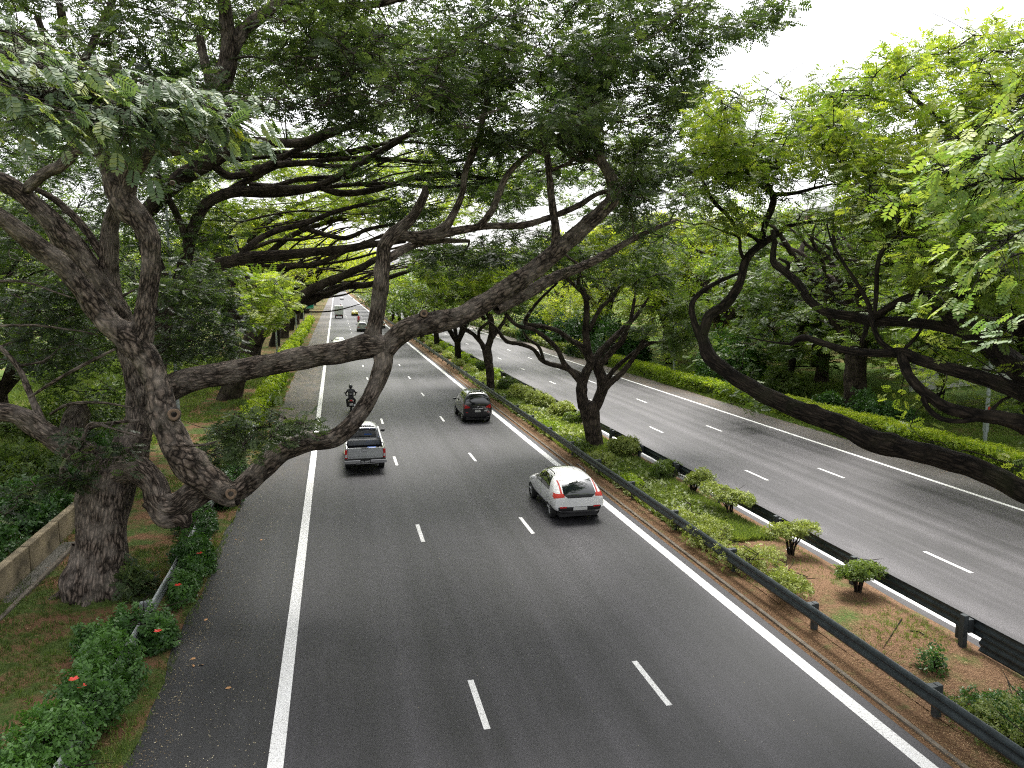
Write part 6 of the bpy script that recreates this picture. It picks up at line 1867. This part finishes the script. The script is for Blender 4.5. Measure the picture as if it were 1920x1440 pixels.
def car_pickup(loc, label):
    r = empty('pickup_truck', loc); tag(r, label, 'pickup truck')
    mat = C_SILVER
    st = [(-.42, .52, .80, .88, .80, .87, 1.12, .68, 1.74, 1.76), (-.38, .50, .82, .90, .80, .88, 1.14, .70, 1.80, 1.83), (.0, .50, .82, .90, .80, .88, 1.14, .70, 1.83, 1.87), (.7, .50, .82, .90, .80, .88, 1.12, .70, 1.80, 1.84), (1.0, .5, .82, .90, .80, .88, 1.1, .72, 1.64, 1.68), (1.55, .48, .82, .91, .80, .88, 1.08, .72, 1.18, 1.21), (1.9, .45, .82, .91, .78, .86, 1.04, .62, 1.12, 1.15), (2.4, .42, .8, .89, .72, .82, .96, .55, 1.02, 1.04), (2.62, .45, .7, .78, .66, .7, .84, .45, .88, .9)]
    o, b = body_shell(st, mat, r, 'cab')
    patch(b, 'rear', [(-.60, 1.20), (.60, 1.20), (.55, 1.66), (-.55, 1.66)], GLASS, r, 'rear_window', .01, 8, 5)
    patch(b, 'front', [(-.6, 1.2), (.6, 1.2), (.55, 1.7), (-.55, 1.7)], GLASS, r, 'windscreen', .01, 8, 5)
    m = MB(); m.box(-.11, .11, -.50, -.40, 1.69, 1.75); m.build('brake_light', TRIM, r, .008)
    m = MB()
    m.box(-.90, -.80, -2.55, -.46, .60, 1.12); m.build('bed_side', mat, r, .02)
    m = MB(); m.box(.80, .90, -2.55, -.46, .60, 1.12); m.build('bed_side', mat, r, .02)
    m = MB(); m.box(-.795, .795, -2.50, -.47, .66, .72); m.box(-.795, .795, -.60, -.47, .72, 1.08); m.build('bed_floor', TRIM, r)
    m = MB(); m.box(-.785, .785, -2.60, -2.52, .62, 1.13); tg = m.build('tailgate', mat, r, .015)
    m = MB(); m.box(-.13, .13, -2.625, -2.605, .98, 1.03); m.build('handle', CHROME, tg, .005)
    m = MB(); m.box(-.70, .70, -2.61, -2.602, .74, .745); m.box(-.70, .70, -2.61, -2.602, 1.0, 1.005) if False else None; m.build('tailgate_crease', TRIM, tg)
    m = MB(); m.box(-.17, .17, -2.64, -2.56, 1.128, 1.15); m.build('tailgate_cap', TRIM, tg, .004)
    for s_ in (-1, 1):
        v = 'left' if s_ < 0 else 'right'
        m = MB(); m.box(s_ * .80 - .0 if s_ > 0 else -.91, .91 if s_ > 0 else -.80, -2.60, -2.50, .66, 1.06); tl = m.build('tail_light', T_RED, r, .012)
        m = MB(); m.box(.815 if s_ > 0 else -.895, .895 if s_ > 0 else -.815, -2.612, -2.602, .72, .86); m.build('reversing_lamp', CLEARL, tl, .004)
        m = MB(); m.box(.86 if s_ > 0 else -.94, .94 if s_ > 0 else -.86, -1.98, -1.02, .60, .80); m.build('wheel_flare', mat, r, .03)
        for yy in (-1.5, 1.75): wheel(r, s_ * .90, yy, .37, .25, side=s_)
        patch(b, v, [(-.2, 1.2), (.35, 1.2), (.35, 1.68), (-.1, 1.68)], GLASS, r, 'side_window', .01, 5, 4)
        patch(b, v, [(.42, 1.2), (1.3, 1.18), (.85, 1.62), (.42, 1.68)], GLASS, r, 'side_window', .01, 5, 4)
        mirror(r, s_, .90, 1.1, 1.22, TRIM)
        # sloping sail of the sports bar
        m = MB()
        m.add([(s_ * .86, -.50, 1.13), (s_ * .80, -.50, 1.13), (s_ * .86, -1.55, 1.13), (s_ * .80, -1.55, 1.13), (s_ * .70, -.50, 1.74), (s_ * .64, -.50, 1.74), (s_ * .71, -.62, 1.74), (s_ * .65, -.62, 1.74)], [(0, 2, 3, 1), (4, 5, 7, 6), (0, 4, 6, 2), (1, 3, 7, 5), (0, 1, 5, 4), (2, 6, 7, 3)])
        m.build('bed_sail', C_WHITE if False else mat, r, .01)
        m = MB(); m.cyl((s_ * .86, -2.5, 1.14), (s_ * .86, -1.5, 1.14), .02, n=6); m.build('bed_rail', TRIM, r)
        patch(b, 'front', [(s_ * .5, .82), (s_ * .78, .82), (s_ * .76, .94), (s_ * .5, .92)], CLEARL, r, 'headlight', .01, 4, 3)
    m = MB()
    C, R = catmull([(-.72, -.72, 1.16), (-.62, -.70, 1.58), (-.5, -.70, 1.68), (.5, -.70, 1.68), (.62, -.70, 1.58), (.72, -.72, 1.16)], [.035] * 6, .08)
    w_ = Wood(); w_.tube(C, R, 8); w_.build('roll_bar', CHROME, r)
    m = MB(); m.box(-.76, .76, -1.10, -.72, .95, 1.19); m.build('roller_cover_box', plain('roller_grey', (.13, .135, .14), .4), r, .02)
    m = MB(); m.box(-.94, .94, -2.78, -2.62, .46, .62); m.box(-.45, .45, -2.80, -2.62, .44, .50); m.build('bumper', CHROME, r, .02)
    m = MB(); m.box(-.92, .92, -2.80, -2.60, .64, .665); m.build('bumper_step', TRIM, r, .006)
    plate(r, -2.80, .545, .46, .13, PLATE_B, WHITE_P, 'PLL 8372')
    m = MB(); m.cyl((0, -.2, 1.86), (0, -.35, 2.05), .008, n=5) if False else m.cyl((-.15, .05, 1.86), (-.15, -.05, 2.05), .008, n=5); m.build('antenna', TRIM, r)
    m = MB(); m.box(-.78, .78, -2.45, 2.4, .35, .60); m.build('underbody', TRIM, r)
    BLUE = plain('blue_plastic', (0.03, 0.16, 0.62), .35)
    e = empty('drum', (loc[0] + .30, loc[1] - 2.05, .72)); tag(e, 'bright blue plastic drum in the bed of the silver pickup', 'drum')
    m = MB(); m.cyl((-.20, 0, .17), (.20, 0, .17), .165, n=20); m.build('barrel', BLUE, e, .01)
    m = MB(); m.cyl((-.14, 0, .17), (-.11, 0, .17), .172, n=20); m.cyl((.11, 0, .17), (.14, 0, .17), .172, n=20); m.build('hoop', BLUE, e)
    e = empty('toolbox', (loc[0] - .35, loc[1] - 1.9, .72)); tag(e, 'long dark toolbox lying in the pickup bed beside the blue drum', 'toolbox')
    m = MB(); m.box(-.36, .36, -.17, .17, 0, .2); m.build('case', plain('navy_case', (.02, .03, .07), .4), e, .01)
    m = MB(); m.box(-.37, .37, -.18, .18, .203, .25); m.build('lid', plain('grey_lid', (.20, .21, .22), .5), e, .01)
    return r


def car_sedan(loc, mat, label, H=1.45, wagon=False, glow=False, roof_sign=False):
    r = empty('car', loc); tag(r, label, 'car')
    k = H / 1.45
    if wagon:
        st = [(-2.25, .42, .76, .86, .62, .84, .92 * k, .66, 1.05 * k, 1.06 * k), (-2.15, .28, .82, .93, .58, .90, .98 * k, .68, 1.30 * k, 1.32 * k), (-1.9, .24, .84, .94, .58, .91, 1.0 * k, .68, 1.44 * k, 1.47 * k)]
    else:
        st = [(-2.3, .42, .72, .82, .60, .80, .88, .66, .96, .98), (-2.22, .30, .82, .92, .58, .88, .94, .68, 1.02, 1.04), (-1.75, .24, .84, .93, .58, .90, .96, .66, 1.07, 1.10), (-1.15, .22, .84, .92, .56, .90, .97, .62, 1.38, 1.41)]
    st += [(-.7, .22, .84, .92, .56, .90, .97 * k, .62, 1.46 * k, 1.49 * k), (.1, .22, .84, .92, .56, .90, .96 * k, .62, 1.46 * k, 1.49 * k), (.5, .22, .84, .92, .56, .90, .96 * k, .64, 1.36 * k, 1.39 * k), (1.15, .22, .84, .93, .56, .90, .94 * k, .68, 1.02 * k, 1.05 * k), (1.9, .24, .8, .9, .55, .84, .82 * k, .5, .86 * k, .9 * k), (2.25, .34, .6, .75, .5, .66, .66, .4, .70, .72)]
    o, b = body_shell(st, mat, r)
    zt = 1.34 * k
    patch(b, 'rear', [(-.66, 1.04 * k if wagon else 1.14), (.66, 1.04 * k if wagon else 1.14), (.56, zt), (-.56, zt)], GLASS, r, 'rear_window', .01, 8, 5)
    patch(b, 'front', [(-.62, 1.05 * k), (.62, 1.05 * k), (.55, 1.36 * k), (-.55, 1.36 * k)], GLASS, r, 'windscreen', .01, 8, 5)
    for s_ in (-1, 1):
        v = 'left' if s_ < 0 else 'right'
        patch(b, 'rear', [(s_ * .84, .74), (s_ * .52, .76), (s_ * .52, .88), (s_ * .82, .90)], T_LIT if glow else T_RED, r, 'tail_light', .012, 4, 3)
        patch(b, v, [(-1.5 if wagon else -1.2, 1.02 * k), (.9, 1.0 * k), (.25, 1.36 * k), (-.95 if not wagon else -1.4, 1.36 * k)], GLASS, r, 'side_window', .01, 8, 4)
        for yy in (-1.38, 1.4):
            arch(b, r, v, yy, .40, .32); wheel(r, s_ * .91, yy, .32, .2, side=s_)
        mirror(r, s_, .89, .75, 1.0 * k, TRIM)
    patch(b, 'rear', [(-.26, .60), (.26, .60), (.26, .71), (-.26, .71)], PLATE_W, r, 'number_plate', .03, 3, 1)
    patch(b, 'rear', [(-.78, .33), (.78, .33), (.80, .48), (-.80, .48)], TRIM, r, 'bumper_insert', .02, 8, 2)
    if roof_sign:
        m = MB(); m.box(-.25, .25, -.35, -.2, H + .03, H + .16); m.build('roof_sign', WHITE_P, r, .01)
    m = MB(); m.box(-.7, .7, -2.1, 2.0, .16, .32); m.build('underbody', TRIM, r)
    return r


def box_truck(loc, label):
    r = empty('truck', loc); tag(r, label, 'truck')
    m = MB(); m.box(-1.05, 1.05, -2.8, 1.2, .95, 3.05); bx = m.build('cargo_box', plain('box_white', (.62, .64, .63), .5, vary=.08), r, .02)
    m = MB(); m.box(-.012, .012, -2.812, -2.803, 1.0, 3.0); m.box(-.95, -.93, -2.812, -2.803, 1.0, 3.0); m.box(.93, .95, -2.812, -2.803, 1.0, 3.0); m.build('door_seam', TRIM, bx)
    m = MB(); m.box(-.95, .95, 1.35, 2.9, .55, 2.25); m.build('cab', C_WHITE, r, .08)
    m = MB(); m.box(-.8, .8, 2.905, 2.92, 1.35, 2.0); m.build('windscreen', GLASS, r)
    m = MB(); m.box(-.95, .95, -2.82, -2.70, .45, .75); m.build('bumper', TRIM, r, .01)
    m = MB(); m.box(-.8, .8, -2.6, 2.4, .5, .93); m.build('chassis', TRIM, r)
    for s_ in (-1, 1):
        m = MB(); m.box(s_ * .6 - .1, s_ * .6 + .1, -2.84, -2.823, .62, .72); m.build('tail_light', T_RED, r)
        for yy in (-1.7, 2.0): wheel(r, s_ * .98, yy, .40, .24, side=s_)
        mirror(r, s_, 1.0, 2.7, 1.7, TRIM)
    plate(r, -2.825, .56, .4, .11, PLATE_W)
    return r


car_hatch((8.34, 27.7, 0), C_WHITE, 'white crossover hatchback with lit red tail lamps and dark panoramic roof, nearest car')
car_mpv((8.35, 48.1, 0), C_BLACK, 'glossy black minivan in the right-hand lane ahead of the white hatchback')
car_pickup((1.12, 37.3, 0), 'silver pickup truck with open bed and roll bar in the left lane')
car_sedan((.36, 104.8, 0), C_WHITE, 'white sedan in the left lane just above the horizontal limb')
car_sedan((4.55, 141.9, 0), C_PALE, 'pale silver sport utility car in the middle lane, left of the vertical limb', 1.72, True)
car_sedan((5.0, 212.6, 0), C_YELLOW, 'yellow-green taxi far up the middle lane', 1.48, False, False, True)
car_sedan((8.3, 151.2, 0), C_WHITE, 'small white hatchback in the right lane behind the fork of the limb', 1.5, True, True)
car_sedan((3.3, 420, 0), C_WHITE, 'tiny pale car at the far bright end of the road', 1.45)
box_truck((.75, 198, 0), 'white box truck far up the left lane')


# -- motorcycles with riders
JACKET = plain('black_jacket', (0.015, 0.015, 0.02), .7, vary=.3)
HELM = paint('helmet_black', (0.01, 0.01, 0.012), .1)
PALEG = plain('reflective_grey', (.55, .56, .6), .5)
SKIN = plain('skin', (.35, .2, .14), .6)


def motorbike(loc, label):
    r = empty('motorcycle', loc); tag(r, label, 'motorcycle', 'motorcycles ridden on the near carriageway')
    for y, nm in ((-.68, 'wheel'), (.68, 'wheel')):
        m = MB(); n = 24; vs = []
        prof = [(-.05, .24), (-.065, .28), (-.03, .31), (.03, .31), (.065, .28), (.05, .24)]
        for x, rad in prof:
            for k in range(n):
                a = 2 * math.pi * k / n; vs.append((x, y + math.cos(a) * rad, .31 + math.sin(a) * rad))
        fs = [(i * n + k, i * n + (k + 1) % n, ((i + 1) % 6) * n + (k + 1) % n, ((i + 1) % 6) * n + k) for i in range(6) for k in range(n)]
        m.add(vs, fs); w_ = m.build(nm, TYRE, r)
        m = MB()
        for k in range(6):
            a = k * math.pi / 3; m.cyl((0, y, .31), (0, y + math.cos(a) * .24, .31 + math.sin(a) * .24), .015, n=5)
        m.cyl((-.05, y, .31), (.05, y, .31), .05, n=10); m.build('rim', RIM, w_)
    m = MB(); m.ball((0, .18, .86), .17, .32, .15, 12, 8); m.build('fuel_tank', C_RED, r, smooth=True)
    m = MB(); m.add([(-.10, -.30, .80), (.10, -.30, .80), (.13, -.88, .92), (-.13, -.88, .92), (-.11, -.30, .66), (.11, -.30, .66), (.07, -.92, .84), (-.07, -.92, .84)], [(0, 1, 2, 3), (4, 7, 6, 5), (0, 4, 5, 1), (1, 5, 6, 2), (2, 6, 7, 3), (3, 7, 4, 0)]); m.build('tail_fairing', C_RED, r, .02)
    m = MB(); m.ball((0, -.25, .86), .14, .36, .06, 12, 6); m.build('seat', TRIM, r, smooth=True)
    m = MB(); m.box(-.08, .08, -.96, -.90, .83, .90); m.build('tail_light', T_RED, r, .01)
    m = MB(); m.box(-.22, .22, -.35, .45, .35, .68); m.build('engine', TRIM, r, .04)
    m = MB(); m.cyl((.16, .1, .32), (.22, -.85, .55), .05, .07, 10); m.build('exhaust_pipe', CHROME, r)
    m = MB(); m.cyl((0, .68, .31), (0, .42, 1.0), .035, n=8); m.cyl((-.34, .36, 1.03), (.34, .36, 1.03), .016, n=8); m.build('handlebar', TRIM, r)
    m = MB(); m.add([(-.20, .55, .8), (.20, .55, .8), (.14, .75, 1.1), (-.14, .75, 1.1), (0, .85, .8)], [(0, 1, 2, 3), (0, 3, 4), (1, 4, 2), (2, 4, 3), (0, 4, 1)]); m.build('front_fairing', C_RED, r, .01)
    for s_ in (-1, 1):
        m = MB(); m.cyl((s_ * .25, .38, 1.04), (s_ * .38, .42, 1.2), .008, n=5); m.ball((s_ * .40, .42, 1.22), .06, .02, .04, 8, 6); m.build('mirror', TRIM, r)
    m = MB(); m.box(-.11, .11, -1.04, -1.02, .56, .70); m.build('number_plate', PLATE_W, r)
    m = MB(); m.box(-.09, .09, -1.0, -.80, .50, .60); m.box(-.03, .03, -1.018, -.85, .58, .84); m.build('mudguard', TRIM, r)
    return r


def rider(loc, label, jacket=JACKET, pack=True):
    r = empty('person', loc); tag(r, label, 'person', 'motorcycle riders')
    J = {'pel': (0, -.22, .95, .15, .14), 'wst': (0, -.17, 1.13, .145, .12), 'chest': (0, -.05, 1.36, .17, .13), 'neck': (0, .04, 1.52, .07, .07), 'head': (0, .08, 1.62, .08, .08)}
    E_ = [('pel', 'wst'), ('wst', 'chest'), ('chest', 'neck'), ('neck', 'head')]
    for s_, t_ in ((-1, 'l'), (1, 'r')):
        J['sh' + t_] = (s_ * .20, .0, 1.44, .075, .075); J['el' + t_] = (s_ * .34, .12, 1.20, .055, .055); J['wr' + t_] = (s_ * .30, .32, 1.08, .036, .036); J['ha' + t_] = (s_ * .28, .36, 1.07, .03, .035)
        J['hp' + t_] = (s_ * .12, -.20, .90, .10, .10); J['kn' + t_] = (s_ * .27, .22, .76, .075, .075); J['an' + t_] = (s_ * .24, -.06, .38, .05, .05); J['ft' + t_] = (s_ * .25, .08, .33, .045, .04)
        E_ += [('chest', 'sh' + t_), ('sh' + t_, 'el' + t_), ('el' + t_, 'wr' + t_), ('wr' + t_, 'ha' + t_), ('pel', 'hp' + t_), ('hp' + t_, 'kn' + t_), ('kn' + t_, 'an' + t_), ('an' + t_, 'ft' + t_)]
        for f_ in range(5):
            a0 = s_ * (.25 + .02 * f_); yy = .375
            n1, n2, n3 = 'f%s%da' % (t_, f_), 'f%s%db' % (t_, f_), 'f%s%dc' % (t_, f_)
            ln = (.9, 1, 1.05, 1, .8)[f_]
            if f_ == 0:
                J[n1] = (s_ * .245, .37, 1.055, .010, .010); J[n2] = (s_ * .225, .375, 1.03, .009, .009); J[n3] = (s_ * .215, .36, 1.01, .008, .008)
            else:
                J[n1] = (a0, .39, 1.075, .010, .010); J[n2] = (a0, .39 + .022 * ln, 1.045, .009, .009); J[n3] = (a0, .385, 1.045 - .03 * ln, .008, .008)
            E_ += [('ha' + t_, n1), (n1, n2), (n2, n3)]
    keys = list(J); me = bpy.data.meshes.new('body')
    me.from_pydata([J[k][:3] for k in keys], [(keys.index(a), keys.index(b_)) for a, b_ in E_], [])
    o = bpy.data.objects.new('body', me); COL.objects.link(o); o.parent = r
    md = o.modifiers.new('skin', 'SKIN'); me.skin_vertices.new() if not me.skin_vertices else None
    sv = me.skin_vertices[0].data
    for i, k in enumerate(keys): sv[i].radius = J[k][3:]
    sv[0].use_root = True
    sb = o.modifiers.new('sub', 'SUBSURF'); sb.levels = 1; sb.render_levels = 2
    dg = bpy.context.evaluated_depsgraph_get()
    me2 = bpy.data.meshes.new_from_object(o.evaluated_get(dg))
    bpy.data.objects.remove(o)
    link_mesh('body', me2, jacket, r, True)
    m = MB(); m.ball((0, .10, 1.69), .135, .155, .145, 18, 12); hm = m.build('helmet', HELM, r, smooth=True)
    m = MB(); m.box(-.09, .09, .235, .245, 1.64, 1.74); m.build('visor', GLASS, hm, .02)
    if pack:
        m = MB(); m.ball((0, -.20, 1.25), .15, .09, .20, 12, 8); pk = m.build('backpack', TRIM, r, smooth=True)
        m = MB(); m.box(-.10, .10, -.300, -.285, 1.20, 1.24); m.build('reflective_band', PALEG, pk, .004)
    return r


mb1 = motorbike((.82, 52.0, 0), 'red motorcycle partly hidden behind the bending limb')
rd1 = rider((.82, 52.0, 0), 'person in black jacket and helmet with backpack riding the nearest red motorcycle')
RED_J = plain('red_jacket', (.5, .03, .025), .7)
b2 = copy_tree(mb1); b2.location = (4.75, 169, 0); b2['label'] = 'red motorcycle between the taxi and the pale silver car'
rider((4.75, 169, 0), 'person in red jacket and dark helmet riding in the middle lane', RED_J, False)
b3 = copy_tree(mb1); b3.location = (1.65, 262, 0); b3['label'] = 'tiny motorcycle ahead of the white truck'
rider((1.65, 262, 0), 'person in red jacket on the tiny motorcycle ahead of the truck', RED_J, False)

# far wood closing the view on both sides
for nm, x0, x1, y0, y1, n, h, seed in (('distant_trees', -160, -45, 60, 420, 2600, 17, 601), ('distant_trees', -45, -6, 330, 600, 1500, 14, 602), ('distant_trees', 34, 200, 300, 620, 2600, 15, 603), ('distant_trees', 75, 200, 60, 300, 2600, 20, 604)):
    r = np.random.default_rng(seed)
    cx = x0 + (x1 - x0) * r.random(n); cy = y0 + (y1 - y0) * r.random(n); cz = h * r.random(n) ** .7
    kk = 18
    Cn = np.repeat(np.stack([cx, cy, cz], -1), kk, 0) + r.normal(size=(n * kk, 3)) * np.array([2.2, 2.2, 1.2])
    o = leaves(nm, Cn, r.normal(size=Cn.shape), np.array([0, 0, 1.]) + r.normal(size=Cn.shape) * .5, r.uniform(.7, 1.3, len(Cn)), np.clip(.5 + .2 * r.normal(size=len(Cn)) + .3 * (np.repeat(r.random(n), kk) - .5), 0, 1), T_FAR, L_MID)
    tag(o, kind='stuff')
